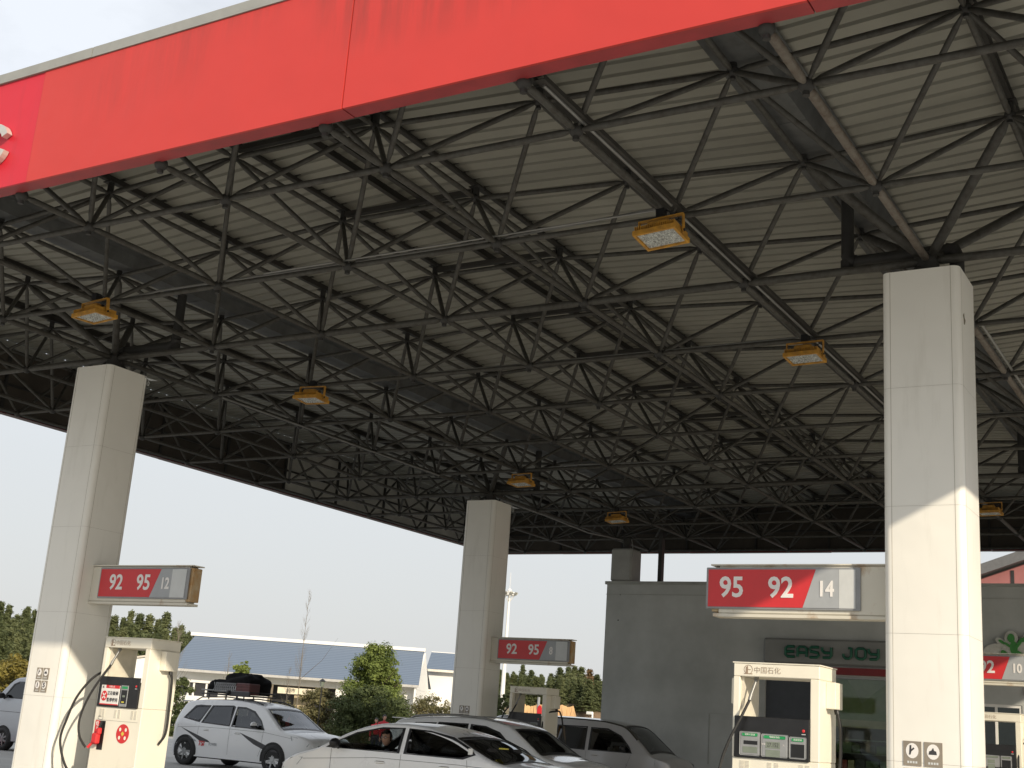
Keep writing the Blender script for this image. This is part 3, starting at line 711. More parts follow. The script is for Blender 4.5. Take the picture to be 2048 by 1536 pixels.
# ================================================================== SHOP BUILDING
YW=26.8
shop=thing('shop_building','grey rendered flat roofed station shop with red stripe, glazed front and dark green lettering','building',(0,YW,0))
zr=5.80
b=MB()
def wall_with_openings(b,x0,x1,z0,z1,y0,y1,ops,m):
    xs=sorted({x0,x1}|{a for o in ops for a in o[:2]}); 
    for a,c in zip(xs[:-1],xs[1:]):
        segs=[(z0,z1)]
        for o in ops:
            if o[0]<=a and c<=o[1]:
                ns=[]
                for p,q in segs:
                    if o[2]>p: ns.append((p,min(q,o[2])))
                    if o[3]<q: ns.append((max(p,o[3]),q))
                segs=[s for s in ns if s[1]-s[0]>1e-4]
        for p,q in segs: b.box(a,c,y0,y1,p,q,m)
ops=[(4.95,6.28,0,3.42),(6.34,10.2,.02,3.42),(10.45,11.55,.9,2.9),(12.4,20,.02,3.42)]
wall_with_openings(b,0,30,0,zr,0,.25,ops,wall_m)
b.box(0,.25,.251,9,0,zr,wall_m); b.box(29.75,30,.251,9,0,zr,wall_m); b.box(.251,29.74,8.75,9,0,zr,wall_m)
b.build('wall',shop)
b=MB(); b.box(.26,29.74,.26,8.74,zr-.5,zr-.35,wall_up); b.build('roof',shop)
b=MB(); b.box(-.05,30.05,-.05,.30,zr,zr+.09,wall_up); b.box(-.05,.30,.301,9.05,zr,zr+.09,wall_up); b.box(-.02,30.02,-.012,-.001,zr-.30,zr-.285,wall_up); b.build('parapet_coping',shop)
b=MB(); b.box(4.951,6.27,.10,.13,.02,3.41,mat('dark_door_panel',(.055,.062,.075),.45,var=.15)); b.box(4.951,6.27,.085,.099,0.02,.3,gray_m); b.build('door',shop)
# glazed front: frames, panes and shelves with goods inside
fr_m=mat('dull_aluminium',(.30,.31,.30),.4,metal=.5)
pane=glass('shop_glass',(.80,.86,.78),.0)
for x0,x1 in((6.34,8.3),(8.3,10.2),(12.4,14.9),(14.9,17.4),(17.4,20)):
    b=MB(); f=.045
    b.box(x0,x0+f,.06,.13,.02,3.42,fr_m); b.box(x1-f,x1,.06,.13,.02,3.42,fr_m); b.box(x0+f,x1-f,.06,.13,3.36,3.42,fr_m); b.box(x0+f,x1-f,.06,.13,.02,.10,fr_m); b.box(x0+f,x1-f,.065,.125,.95,.99,fr_m)
    w=b.build('window',shop); b=MB(); b.box(x0+f,x1-f,.092,.1,.10,3.36,pane); b.build('pane',w)
b=MB(); b.box(10.45,11.55,.02,.10,.9,.96,white_p); b.box(10.45,11.55,.02,.10,2.83,2.9,white_p); b.box(10.45,10.52,.02,.10,.961,2.829,white_p); b.box(11.48,11.55,.02,.10,.961,2.829,white_p); b.box(10.9,10.96,.03,.09,.961,2.829,white_p); w=b.build('window',shop)
b=MB(); b.box(10.521,11.479,.055,.062,.961,2.829,pane); b.build('pane',w)
gm=[mat('goods_green',(.06,.10,.03),.6,var=.4,scale=2),mat('goods_red',(.30,.05,.05),.6,var=.3,scale=9),mat('goods_brown',(.16,.10,.06),.7,var=.3,scale=3),mat('goods_tan',(.34,.28,.18),.7,var=.2,scale=4),mat('goods_dark',(.03,.03,.035),.6,var=.4,scale=4)]
poster=mat('green_poster',(.10,.17,.04),.6,c2=(.26,.25,.17),scale=1.6)
b=MB(); b.box(6.42,10.14,.20,.21,2.32,3.37,poster); b.box(6.42,10.14,.195,.215,2.12,2.318,gm[3]); b.prism([(7.15,3.36),(8.3,3.36),(7.9,3.05),(7.55,2.75),(7.35,3.1)],.192,.199,mat('poster_pale_shape',(.24,.25,.19),.7)); b.prism([(8.2,2.35),(9.9,2.35),(9.7,2.9),(9.1,3.2),(8.6,3.0)],.192,.199,gm[2]); b.build('window_poster',shop)
b=MB(); b.box(12.5,19.9,.20,.21,2.5,3.37,poster); b.build('window_poster',shop)
b=MB(); rnd=random.Random(3)
b.box(6.4,19.9,2.6,2.7,0,3.6,mat('shop_inner_wall',(.10,.095,.08),.8)); b.box(6.4,19.9,.30,2.6,3.45,3.5,mat('shop_ceiling',(.2,.2,.18),.8))
for z in(.5,1.0,1.45,1.8): b.box(6.5,19.8,.6,1.1,z,z+.03,gray_m)
b.build('shelving',shop)
k_=0
for z in(.53,1.03,1.48,1.83):
    x=6.55
    while x<19.6:
        w=rnd.uniform(.15,.42); h=rnd.uniform(.2,.30)
        if k_<100: b=MB(); b.bbox(x,x+w,.34 if z<1.8 else .40,1.0,z,z+h,.01,rnd.choice(gm)); b.build('goods_box',shop); k_+=1
        x+=w+.03
b=MB(); b.bbox(4.93,10.35,-.13,-.001,3.68,4.36,.05,mat('sign_board_grey',(.25,.255,.245),.6,var=.1,scale=2)); b.build('sign_board',shop)
b=MB(); b.box(4.95,20.2,-.16,-.001,3.45,3.63,mat('dull_red_stripe',(.20,.013,.016),.5,var=.15,scale=2)); b.build('red_stripe',shop)
# EASY JOY letters, built from rounded strokes
green_l=mat('green_letter_enamel',(.006,.10,.055),.4,var=.15,scale=8)
def strokes(list_,ox,oz,w,h,t,name='shop_letter'):
    b=MB()
    for seg in list_:
        P=[(ox+a*w,-.185,oz+c*h) for a,c in seg]
        b.path(P,t,green_l,8)
    o=b.build(name,shop); return o
L=.25; H=.22; Wd=.27
ltr={'E':[[(1,1),(.25,1),(0,.8),(0,.2),(.25,0),(1,0)],[(0,.5),(.95,.5)]],
 'A':[[(0,0),(0,.8),(.25,1),(.75,1),(1,.8),(1,0)],[(0,.42),(1,.42)]],
 'S':[[(1,1),(.2,1),(0,.82),(.12,.56),(.88,.46),(1,.2),(.8,0),(0,0)]],
 'Y':[[(0,1),(0,.7),(.25,.48),(1,.48)],[(1,1),(1,.2),(.8,0),(.1,0)]],
 'J':[[(.55,1),(.85,1),(.85,.25),(.6,0),(.25,0),(0,.25),(0,.45)]],
 'O':[[(.25,0),(0,.2),(0,.8),(.25,1),(.75,1),(1,.8),(1,.2),(.75,0),(.25,0)]]}
x=5.58
for c in 'EASY JOY':
    if c==' ': x+=.24; continue
    strokes(ltr[c],x,3.87,.25,.27,.038); x+=.335
# green figure emblem on white backing, at the right of the shop front
b=MB(); wm=mat('emblem_white',(.55,.55,.50),.5)
def blob(b,cx_,cz_,rx,rz,m,y0,y1,rot=0,n=22):
    P=[]
    for k in range(n):
        a=2*math.pi*k/n; px,pz=rx*math.cos(a),rz*math.sin(a); P.append((cx_+px*math.cos(rot)-pz*math.sin(rot),cz_+px*math.sin(rot)+pz*math.cos(rot)))
    b.prism(P,y0,y1,m)
fx,fz=11.42,4.28
for i,(dx,dz,rx,rz,ro) in enumerate([(-.42,-.14,.32,.24,0),(.42,-.16,.36,.26,0),(-.06,.24,.16,.18,0),(-.30,.14,.15,.08,-.6),(.28,.22,.20,.10,.9),(0,-.1,.3,.25,0)]):
    blob(b,fx+dx,fz+dz,rx,rz,wm,-.10-.003*i,-.001,ro)
b.box(fx-.72,fx+.8,-.09,-.001,fz-.38,fz-.16,wm)
b.build('emblem_backing',shop)
b=MB(); gg=mat('emblem_green',(.05,.25,.05),.5)
for i,(dx,dz,rx,rz,ro) in enumerate([(-.06,.24,.085,.11,0),(-.28,.14,.09,.035,-.6),(.28,.24,.12,.045,.8),(0,.0,.09,.17,0),(-.22,-.16,.11,.07,-.9),(.2,-.2,.22,.05,-.75),(.13,.12,.16,.04,1.0),(-.14,.07,.12,.03,-.6)]):
    blob(b,fx+dx,fz+dz,rx,rz,gg,-.135-.003*i,-.121,ro)
b.build('emblem_figure',shop)
# small wall marks
b=MB(); pm2=mat('filler_patch',(.36,.36,.33),.9)
b.box(4.4,4.62,-.004,-.001,2.72,2.75,pm2); b.tube((.45,-.01,5.5),(.45,-.001,5.5),.02,black); b.tube((.42,-.01,4.75),(.42,-.001,4.75),.02,black); b.box(11.6,11.78,-.05,-.001,3.15,3.32,pm2)
b.box(3.3,4.3,-.012,-.001,2.25,2.262,wall_up); b.box(3.35,3.37,-.012,-.001,.9,2.24,wall_up)
b.build('wall_fittings',shop)
# pink-red pitched roof of a hall behind the shop
def P3(v): return tuple(v)
hall=thing('red_roofed_hall','building with a faded red gable and dark eave, behind the shop at the right edge','building',(4.5,56,0))
rg=mat('faded_red_gable',(.36,.14,.13),.7,var=.1,scale=.8)
b=MB(); b.prism([(0,0),(30,0),(30,14),(15,14.9),(0,9.55)],0,.3,rg); b.build('gable_wall',hall)
b=MB(); b.prism([(-.6,9.45),(15,15.0),(30.6,9.45),(30.6,9.95),(15,15.5),(-.6,9.95)],-.5,12,mat('dark_eave',(.14,.14,.14),.7)); b.build('roof',hall)
b=MB(); b.box(2.05,2.2,-.03,-.001,0,10.2,steel_d); b.build('downpipe',hall)

# ================================================================== VEHICLES
def interp(tab,x):
    if x<=tab[0][0]: return tab[0][1]
    for (a,b_),(c,d) in zip(tab[:-1],tab[1:]):
        if x<=c: return b_+(d-b_)*(x-a)/(c-a)
    return tab[-1][1]
def smooth(tab,n=40):
    "Catmull-Rom through a profile table, monotone in x"
    P=[Vector((a,b_)) for a,b_ in tab]; out=[]
    Q=[P[0]*2-P[1]]+P+[P[-1]*2-P[-2]]
    for i in range(1,len(Q)-2):
        for k in range(6):
            s=k/6; a,b_,c,d=Q[i-1],Q[i],Q[i+1],Q[i+2]
            v=.5*((2*b_)+(c-a)*s+(2*a-5*b_+4*c-d)*s*s+(3*b_-a-3*c+d)*s**3); out.append((v.x,v.y))
    out.append(tuple(P[-1])); out.sort(); return out
class Car:
    def __init__(s,name,label,loc,rz,L,W,prof,belt,tumble,paint,glassm,r=.33,wheels=(.85,3.6),group=None,crown=.05,zb=.24,roofmat=None,bend=.5):
        two_sided(paint)
        s.t=thing(name,label,'car',loc,rz,group); s.L,s.W,s.belt,s.tum,s.paint,s.gl=L,W,belt,tumble,paint,glassm
        s.prof=smooth(prof); s.crown=crown; s.zb=zb; s.r=r; s.wheels=wheels; s.bend=bend; s.roofmat=roofmat
    def hw(s,x):
        d=max(0,s.bend-x,x-(s.L-s.bend))/s.bend
        return s.W/2*(1-.16*d*d-.10*d**6)
    def y(s,x,z):
        h=s.hw(x); u=(z-s.zb)/(s.belt-s.zb)
        if z<=s.belt: return h*(.955+.045*math.sin(math.pi*min(1,max(0,.15+u*.7))))
        return h*(.955+.045*math.sin(math.pi*.85))-s.tum*(z-s.belt)-.06*(z-s.belt)**2
    def zt(s,x): return interp(s.prof,x)
    def ytop(s,x): return max(.05,s.y(x,s.zt(x)-.07)-.10)
    def top(s,x,y): 
        return s.zt(x)-s.crown*(y/ (s.W/2))**2
    def body(s,holes,topholes):
        st=.04; n=int(s.L/st); xs=[s.L*k/n for k in range(n+1)]
        K1,K2,K3,K4=8,14,4,10
        rows=[]
        for x in xs:
            zt=s.zt(x); sec=[]; zs=min(s.belt,zt-.10); e=max(0,.35-x,x-(s.L-.35)); zb=s.zb+.25*e
            zs=max(zs,zb+.02); zr=max(zs+.005,zt-.07-s.crown*.4)
            for k in range(K1): z=zb+(zs-zb)*k/K1; sec.append((s.y(x,z),z))
            for k in range(K2+1): z=zs+(zr-zs)*k/K2; sec.append((s.y(x,z),z))
            y0=s.y(x,zr); y1=s.ytop(x); z1=s.top(x,y1)
            for k in range(1,K3):
                a=math.pi/2*k/K3; sec.append((y1+(y0-y1)*math.cos(a),zr+(z1-zr)*math.sin(a)))
            for k in range(K4+1): yy=y1*(1-k/K4); sec.append((yy,s.top(x,yy)))
            rows.append(sec)
        m=len(rows[0]); b=MB(); 
        for side in(1,-1):
            vs=[(xs[i],side*rows[i][j][0],rows[i][j][1]) for i in range(n+1) for j in range(m)]; fs=[];fr=[]
            for i in range(n):
                xc=(xs[i]+xs[i+1])/2
                for j in range(m-1):
                    zc=(rows[i][j][1]+rows[i+1][j+1][1])/2; yc=(rows[i][j][0]+rows[i+1][j+1][0])/2
                    if K1<=j<K1+K2 and any(inpoly(xc,zc,h) for h in holes): continue
                    if j>=K1+K2+K3-1 and any(a<xc<c and yc<s.ytop(xc)-.0 for a,c in topholes): continue
                    q=(i*m+j,(i+1)*m+j,(i+1)*m+j+1,i*m+j+1)
                    if side>0: q=tuple(reversed(q))
                    (fr if s.roofmat and j>=K1+K2+1 and zc>s.belt+.35 else fs).append(q)
            b.add(vs,fs,s.paint,True)
            if fr: b.add(vs,fr,s.roofmat,True)
            # closed ends
            b.add([(xs[0],side*p[0],p[1]) for p in rows[0]]+[(xs[0],0,rows[0][0][1])],[tuple(range(m+1))],s.paint)
            b.add([(xs[-1],side*p[0],p[1]) for p in rows[-1]]+[(xs[-1],0,rows[-1][0][1])],[tuple(range(m+1))],s.paint)
        # dark floor
        b.box(.2,s.L-.2,-s.W/2+.12,s.W/2-.12,s.zb-.03,s.zb+.06,rubber)
        s.bodyo=b.build('body',s.t)
    def side_win(s,poly,name='window',trim=.026,eps=.004,sides=(1,-1),gl=None):
        for side in sides:
            # rubber surround
            b=MB(); n=len(poly); c=Vector((sum(p[0] for p in poly)/n,sum(p[1] for p in poly)/n))
            outer=[];inner=[]
            for p in poly:
                d=(Vector(p)-c).normalized(); outer.append(Vector(p)+d*trim*1.3); inner.append(Vector(p)-d*trim*.7)
            def sub(P,k=5):
                out=[]
                for i in range(len(P)):
                    for q in range(k): out.append(P[i].lerp(P[(i+1)%len(P)],q/k))
                return out
            O=sub(outer);I=sub(inner); N=len(O)
            vs=[(p.x,side*(s.y(p.x,p.y)+eps),p.y) for p in O]+[(p.x,side*(s.y(p.x,p.y)+eps+.002),p.y) for p in I]
            b.add(vs,[(i,(i+1)%N,N+(i+1)%N,N+i) for i in range(N)],black,True)
            w=b.build(name,s.t)
            b=MB(); I2=sub([q.lerp(c,-.01) for q in inner])
            x0=min(p.x for p in inner); x1=max(p.x for p in inner); nx=10
            cols=[]
            for k in range(nx+1):
                x=x0+(x1-x0)*(.001+.998*k/nx); zz=[]
                for i in range(len(inner)):
                    p,q=inner[i],inner[(i+1)%len(inner)]
                    if (p.x-x)*(q.x-x)<=0 and abs(p.x-q.x)>1e-6: zz.append(p.y+(q.y-p.y)*(x-p.x)/(q.x-p.x))
                cols.append((x,min(zz),max(zz)))
            vs=[];nz=4
            for x,a,c_ in cols:
                for j in range(nz+1): z=a+(c_-a)*j/nz; vs.append((x,side*(s.y(x,z)-.004),z))
            b.add(vs,[(k*(nz+1)+j,(k+1)*(nz+1)+j,(k+1)*(nz+1)+j+1,k*(nz+1)+j+1) for k in range(nx) for j in range(nz)],gl or s.gl,True)
            b.build('pane',w)
    def screen(s,x0,x1,name,inset=.05,gl=None):
        b=MB(); nx,ny=14,12; vs=[]
        for i in range(nx+1):
            x=x0+(x1-x0)*i/nx
            for j in range(ny+1):
                y=(s.ytop(x)-.0)*(2*j/ny-1); vs.append((x,y,s.top(x,y)-.003))
        b.add(vs,[(i*(ny+1)+j,(i+1)*(ny+1)+j,(i+1)*(ny+1)+j+1,i*(ny+1)+j+1) for i in range(nx) for j in range(ny)],gl or s.gl,True)
        w=b.build(name,s.t)
        b=MB(); 
        for side in(1,-1):
            vs=[]
            for i in range(nx+1):
                x=x0+(x1-x0)*i/nx; yt=s.ytop(x)
                vs+=[(x,side*(yt+.012),s.top(x,yt+.012)+.004),(x,side*(yt-.035),s.top(x,yt-.035)+.004)]
            b.add(vs,[(2*i,2*i+2,2*i+3,2*i+1) for i in range(nx)],black,True)
        for xx,dx in((x0,.05 if x1>x0 else -.05),(x1,-.06 if x1>x0 else .06)):
            vs=[]
            for j in range(ny+1):
                for x in(xx-dx*.3,xx+dx): 
                    y=(s.ytop(x))*(2*j/ny-1); vs.append((x,y,s.top(x,y)+.005))
            b.add(vs,[(2*j,2*j+2,2*j+3,2*j+1) for j in range(ny)],black,True)
        b.build('screen_surround',w)
    def wheel(s,x,side):
        w=s.W/2; b=MB(); r=s.r
        y0=side*(w-.20); y1=side*(w+.014)
        prof=[(r*.62,y0),(r*.93,y0),(r,y0+side*.03),(r,y1-side*.03),(r*.93,y1),(r*.66,y1),(r*.62,y1-side*.02)]
        n=28; vs=[(x+p*math.cos(2*math.pi*k/n),yy,s.r+p*math.sin(2*math.pi*k/n)) for k in range(n) for p,yy in prof]; m=len(prof)
        b.add(vs,[(k*m+j,((k+1)%n)*m+j,((k+1)%n)*m+j+1,k*m+j+1) for k in range(n) for j in range(m-1)],rubber,True)
        wo=MB(); wo.tube((x,y0,r),(x,y1-side*.12,r),.08,steel_d,12)
        tyre=b.build('wheel',s.t)
        b=MB()
        n=28; pr2=[(r*.63,y1-side*.005),(r*.60,y1-side*.035),(r*.57,y1-side*.10)]; m=3
        vs=[(x+p*math.cos(2*math.pi*k/n),yy,r+p*math.sin(2*math.pi*k/n)) for k in range(n) for p,yy in pr2]
        b.add(vs,[(k*m+j,((k+1)%n)*m+j,((k+1)%n)*m+j+1,k*m+j+1) for k in range(n) for j in range(m-1)],hub_m,True)
        for k in range(7):
            a=2*math.pi*k/7; T=Matrix.Translation((x,y1-side*.03,r))@Matrix.Rotation(a,4,'Y'); b.box(.03,r*.60,-.012,.012,-.022,.022,hub_m,T)
        b.tube((x,y1-side*.05,r),(x,y1-side*.01,r),.055,hub_m,14); b.tube((x,y1-side*.13,r),(x,y1-side*.12,r),r*.58,steel_d,20)
        b.build('rim',tyre)
    def arches(s):
        for x in s.wheels:
            for side in(1,-1):
                b=MB(); n=20; R_=s.r+.05; vs=[];P=[]
                for k in range(n+1):
                    a=R(-12)+R(204)*k/n; px,pz=x+R_*math.cos(a),s.r+R_*math.sin(a); P.append((px,max(pz,.16)))
                vs=[(p[0],side*(s.y(min(max(p[0],.01),s.L-.01),max(p[1],.3))+.006),p[1]) for p in P]+[(x,side*(s.y(x,s.r)+.006),s.r)]
                b.add(vs,[(k,k+1,n+1) for k in range(n)],rubber)
                b.build('wheel_arch',s.t)
        for x in s.wheels:
            for side in(1,-1): s.wheel(x,side)
    def lines(s,segs,m=seam_m,w=.006,name='door_gap',sides=(1,-1)):
        m=gap_m
        for side in sides:
            for seg in segs:
                b=MB()
                for (x0,z0),(x1,z1) in zip(seg[:-1],seg[1:]):
                    k=max(1,int(math.hypot(x1-x0,z1-z0)/.08)); d=Vector((x1-x0,z1-z0)).normalized(); nn=Vector((-d.y,d.x))*w/2
                    for i in range(k):
                        q=[]
                        for f_,sg in((i/k,1),((i+1)/k,1),((i+1)/k,-1),(i/k,-1)):
                            px=x0+(x1-x0)*f_+nn.x*sg; pz=z0+(z1-z0)*f_+nn.y*sg; q.append((px,side*(s.y(px,pz)+.0035),pz))
                        b.add(q,[(0,1,2,3)],m)
                b.build(name,s.t)
    def patch(s,poly,m,name,sides=(1,-1),eps=.005):
        b=MB()
        for side in sides: b.add([(x,side*(s.y(x,z)+eps),z) for x,z in poly],[tuple(range(len(poly)))],m)
        return b.build(name,s.t)
    def handle(s,x,z):
        b=MB()
        for side in(1,-1):
            y=side*(s.y(x,z)+.022); b.bbox(x-.09,x+.09,min(y,y-side*.018),max(y,y-side*.018),z-.012,z+.012,.004,s.paint); b.box(x-.07,x+.07,min(y-side*.019,y-side*.0235),max(y-side*.019,y-side*.0235),z-.02,z+.02,seam_m)
        b.build('handle',s.t)
    def mirror(s,x,z,m=None):
        for side in(1,-1):
            y=side*(s.y(x,z)); b=MB(); b.ball((x,y+side*.13,z+.06),.085,m or s.paint,12,8,sx=.75,sy=1.35,sz=.85); b.tube((x+.02,y,z-.01),(x,y+side*.09,z+.02),.025,black,8)
            b.ball((x,y+side*.13,z+.035),.08,black,12,6,sx=.78,sy=1.35,sz=.75); b.build('mirror',s.t)
    def seats(s,rows,z=.45):
        b=MB(); sm=mat('dark_seat_fabric',(.035,.033,.032),.9)
        for x in rows:
            for y in(-.37,.37):
                b.bbox(x-.05,x+.45,y-.24,y+.24,z,z+.16,.04,sm); T=Matrix.Translation((x,y,z+.1))@Matrix.Rotation(R(-14),4,'Y'); b.bbox(-.10,.03,-.24,.24,0,.58,.03,sm,T); b.bbox(-.07,.02,-.12,.12,.60,.78,.03,sm,T)
        b.build('seat',s.t)
    def dash(s,x,z):
        b=MB(); b.bbox(x-.25,x+.35,-s.W/2+.2,s.W/2-.2,z-.25,z-.02,.05,black); b.build('dashboard',s.t)
def two_sided(m):
    "paint outside, dark trim on the inner side of the shell"
    nt=m.node_tree; out=nt.nodes['Material Output']; b=nt.nodes['Principled BSDF']
    g=nt.nodes.new('ShaderNodeNewGeometry'); d=nt.nodes.new('ShaderNodeBsdfDiffuse'); d.inputs[0].default_value=(.02,.02,.02,1)
    x=nt.nodes.new('ShaderNodeMixShader'); nt.links.new(g.outputs['Backfacing'],x.inputs[0]); nt.links.new(b.outputs[0],x.inputs[1]); nt.links.new(d.outputs[0],x.inputs[2]); nt.links.new(x.outputs[0],out.inputs[0]); return m
def inpoly(x,y,P):
    c=False;n=len(P)
    for i in range(n):
        (a,b_),(d,e)=P[i],P[(i+1)%n]
        if (b_>y)!=(e>y) and x<(d-a)*(y-b_)/(e-b_)+a: c=not c
    return c
def shrink(P,d):
    n=len(P); cx_=sum(p[0] for p in P)/n; cz_=sum(p[1] for p in P)/n
    out=[]
    for x,z in P:
        v=Vector((x-cx_,z-cz_)); L=v.length; out.append((cx_+v.x*(L-d)/L,cz_+v.y*(L-d)/L))
    return out
gap_m=mat('panel_gap',(.12,.12,.12),.6)
carwhite=mat('white_car_paint',(.86,.87,.88),.28,var=.02,scale=1.5,coat=.6)
carsilver=mat('silver_car_paint',(.36,.37,.38),.32,metal=.35,var=.04,scale=2,coat=.5)
vansilver=mat('pale_silver_van_paint',(.45,.47,.50),.35,metal=.2,var=.03,scale=2,coat=.4)
mpvpaint=mat('grey_van_paint',(.46,.46,.47),.3,metal=.2,var=.05,scale=2,coat=.6)
cg=glass('car_glass',(.10,.11,.11),.10); cgd=glass('tinted_car_glass',(.02,.022,.022),.08); cgl=glass('clear_windscreen',(.55,.60,.58),.16)
lamp_red=mat('tail_lamp_red',(.45,.01,.02),.15,var=.1); lamp_clear=mat('head_lamp_lens',(.35,.37,.38),.12,var=.2,scale=20)

# --- white SUV with luggage on the roof
prof=[(0,.72),(.02,1.0),(.10,1.14),(.30,1.50),(.42,1.60),(.9,1.665),(1.7,1.70),(2.3,1.685),(2.8,1.62),(3.05,1.545),(3.45,1.28),(3.80,1.07),(4.2,1.02),(4.55,.92),(4.68,.78),(4.72,.5)]
s=Car('parked_suv','white SUV with dark swoosh decals and black luggage piled on its roof rack',(-7.80,17.5+.92,0),0,4.72,1.84,prof,1.02,.34,carwhite,cg,r=.35,wheels=(.66,3.60))
W1=[(.46,1.17),(.72,1.46),(.86,1.475),(1.20,1.49),(1.02,1.10)]
W2=[(1.12,1.08),(1.30,1.50),(1.95,1.525),(2.03,1.50),(2.06,1.05)]
W3=[(2.16,1.045),(2.14,1.51),(2.42,1.50),(2.72,1.42),(3.02,1.24),(3.22,1.02)]
s.body([shrink(w,-.004) for w in(W1,W2,W3)],[(3.10,3.74),(.14,.30)])
for w in(W1,W2,W3): s.side_win(w,gl=cg)
s.screen(3.06,3.77,'windscreen',gl=cgl); s.screen(.12,.32,'rear_window',gl=cgd)
s.lines([[(1.06,1.05),(1.04,.75),(1.24,.52)],[(2.11,1.03),(2.12,.35)],[(3.22,1.0),(3.20,.55),(3.12,.38)],[(.30,.92),(1.1,.965),(2.1,.97),(3.3,.955),(4.2,.86)]])
s.handle(1.32,.90); s.handle(2.38,.88); s.mirror(2.98,1.06)
s.patch([(.015,.98),(.02,.78),(.28,.84),(.33,.97),(.14,1.06)],lamp_red,'tail_lamp'); s.patch([(4.15,.82),(4.58,.70),(4.62,.78),(4.30,.90),(4.1,.92)],lamp_clear,'headlight')
dk=mat('dark_decal',(.05,.05,.055),.4)
s.patch([(.42,.93),(.95,.79),(1.42,.66),(1.52,.60),(1.14,.63),(.98,.70),(.75,.80)],dk,'decal')
s.patch([(2.45,.91),(2.95,.78),(3.55,.60),(3.9,.50),(3.35,.53),(2.95,.66),(2.7,.78)],dk,'decal')
s.patch([(.75,.72),(1.0,.64),(1.06,.60),(.98,.60),(.86,.66)],sign_gray,'decal')
text('door_lettering','TSI',.16,sign_red,(1.22,-s.y(1.2,.5)-.012,.56),s.t,.002,bold=.004,shear=.2); text('door_lettering','POWER',.10,sign_gray,(1.62,-s.y(1.6,.5)-.012,.56),s.t,.002,sx=.8)
s.arches(); s.seats((1.35,2.3)); s.dash(3.2,1.0)
b=MB(); b.bbox(4.66,4.735,-.55,.55,.50,.74,.01,black); b.box(4.70,4.74,-.62,.62,.30,.42,black); b.build('grille',s.t)
b=MB(); 
for y in(-.60,.60): b.path([(.55,y,1.60),(.75,y,1.70),(1.6,y,1.745),(2.5,y,1.70),(2.85,y,1.61)],.016,black,8)
b.build('roof_rail',s.t)
b=MB(); b.bbox(.10,.42,-.62,.62,1.565,1.60,.012,carwhite); b.build('spoiler',s.t)
b=MB(); b.path([(3.20,.02,1.41),(3.20,.02,1.34)],.006,sign_red,5); b.ball((3.20,.02,1.30),.06,sign_red,8,6,sx=.4); b.box(3.19,3.21,-.09,.05,1.14,1.24,sign_red); b.build('hanging_charm',s.t)
# roof basket (own thing) with bags and a box
lug_x=-7.80
t=thing('roof_basket','black and silver roof rack basket on top of the white SUV','roof basket',(lug_x,18.42,0))
b=MB(); zb=1.80
for y in(-.52,.52):
    for z in(zb,zb+.09): b.path([(.70,y,z),(.62,y*.98,z+.01),(.60,y*.8,z)] if False else [(.62,y,z),(2.25,y,z)],.018,black if z==zb else conduit_m,8)
    for x in(.9,1.5,2.1): b.tube((x,y,1.66),(x,y,zb),.018,black)
for x in(.62,2.25):
    for z in(zb,zb+.09): b.tube((x,-.52,z),(x,.52,z),.018,black)
for k in range(8): b.tube((.7+k*.2,-.52,zb),(.7+k*.2,.52,zb),.012,black)
b.bbox(1.62,2.30,-.56,-.50,zb-.03,zb+.10,.015,mat('dark_rack_fairing',(.045,.045,.05),.4)); b.ball((1.6,-.56,zb+.05),.07,black,12,8)
b.build('frame',t)
fab=mat('black_bag_fabric',(.008,.008,.009),.85,var=.5,scale=9,bump=.6,spec=.15)
def lump(name,label,c,sx,sy,sz,m,seed,cat='luggage',flat=.45,wr=.09):
    rnd=random.Random(seed); n,k=30,16; vs=[];fs=[]
    ph=[(rnd.uniform(0,6.28),rnd.uniform(2,9),rnd.uniform(2,9)) for _ in range(6)]
    for j in range(k+1):
        p=math.pi*j/k
        for i in range(n):
            a=2*math.pi*i/n
            w=1+wr*sum(math.sin(q1*a*.9+q2*p+f) for f,q1,q2 in ph)/3
            x=math.copysign(abs(math.sin(p)*math.cos(a))**.6,math.cos(a)); y=math.copysign(abs(math.sin(p)*math.sin(a))**.6,math.sin(a)); z=math.copysign(abs(math.cos(p))**.75,math.cos(p))
            vs.append((x*sx*w,y*sy*w,max(z*sz*w,-sz*flat)+sz*flat))
    for j in range(k):
        for i in range(n): fs.append((j*n+i,(j+1)*n+i,(j+1)*n+(i+1)%n,j*n+(i+1)%n))
    b=MB(); b.add(vs,fs,m,True); o=b.build(name,None,c); return tag(o,label,cat,None)
lump('luggage_bag','bulky black luggage bag on the rear half of the SUV roof basket',(lug_x+1.02,18.42,zb+.03),.42,.44,.24,fab,5)
lump('luggage_bag','tallest black luggage bundle on the front half of the SUV roof basket',(lug_x+1.62,18.50,zb+.03),.62,.46,.36,fab,9,wr=.12)
b=MB(); mg=mat('pale_net_lining',(.55,.56,.57),.7)
# net: crossing cords over the front of the bundle
for k in range(11): b.path([(-.62+k*.07,-.52,.03),(-.50+k*.07,-.49,.27)],.007,mg,4); b.path([(-.50+k*.07,-.525,.03),(-.62+k*.07,-.485,.27)],.007,mg,4)
tag(b.build('cargo_net',None,(lug_x+1.62,18.42,zb+.03)),'pale cargo net stretched over the black luggage on the SUV','net')
b=MB(); b.bbox(-.24,.24,-.2,.2,0,.28,.02,mat('maroon_case',(.10,.03,.03),.5,var=.3)); 
for z in(.07,.14,.21): b.box(-.242,.242,-.204,-.2,z,z+.012,mat('case_rib',(.16,.06,.055),.5))
tag(b.build('hard_case',None,(lug_x+2.02,18.10,zb+.03)),'maroon ribbed case at the front end of the SUV roof basket','case')

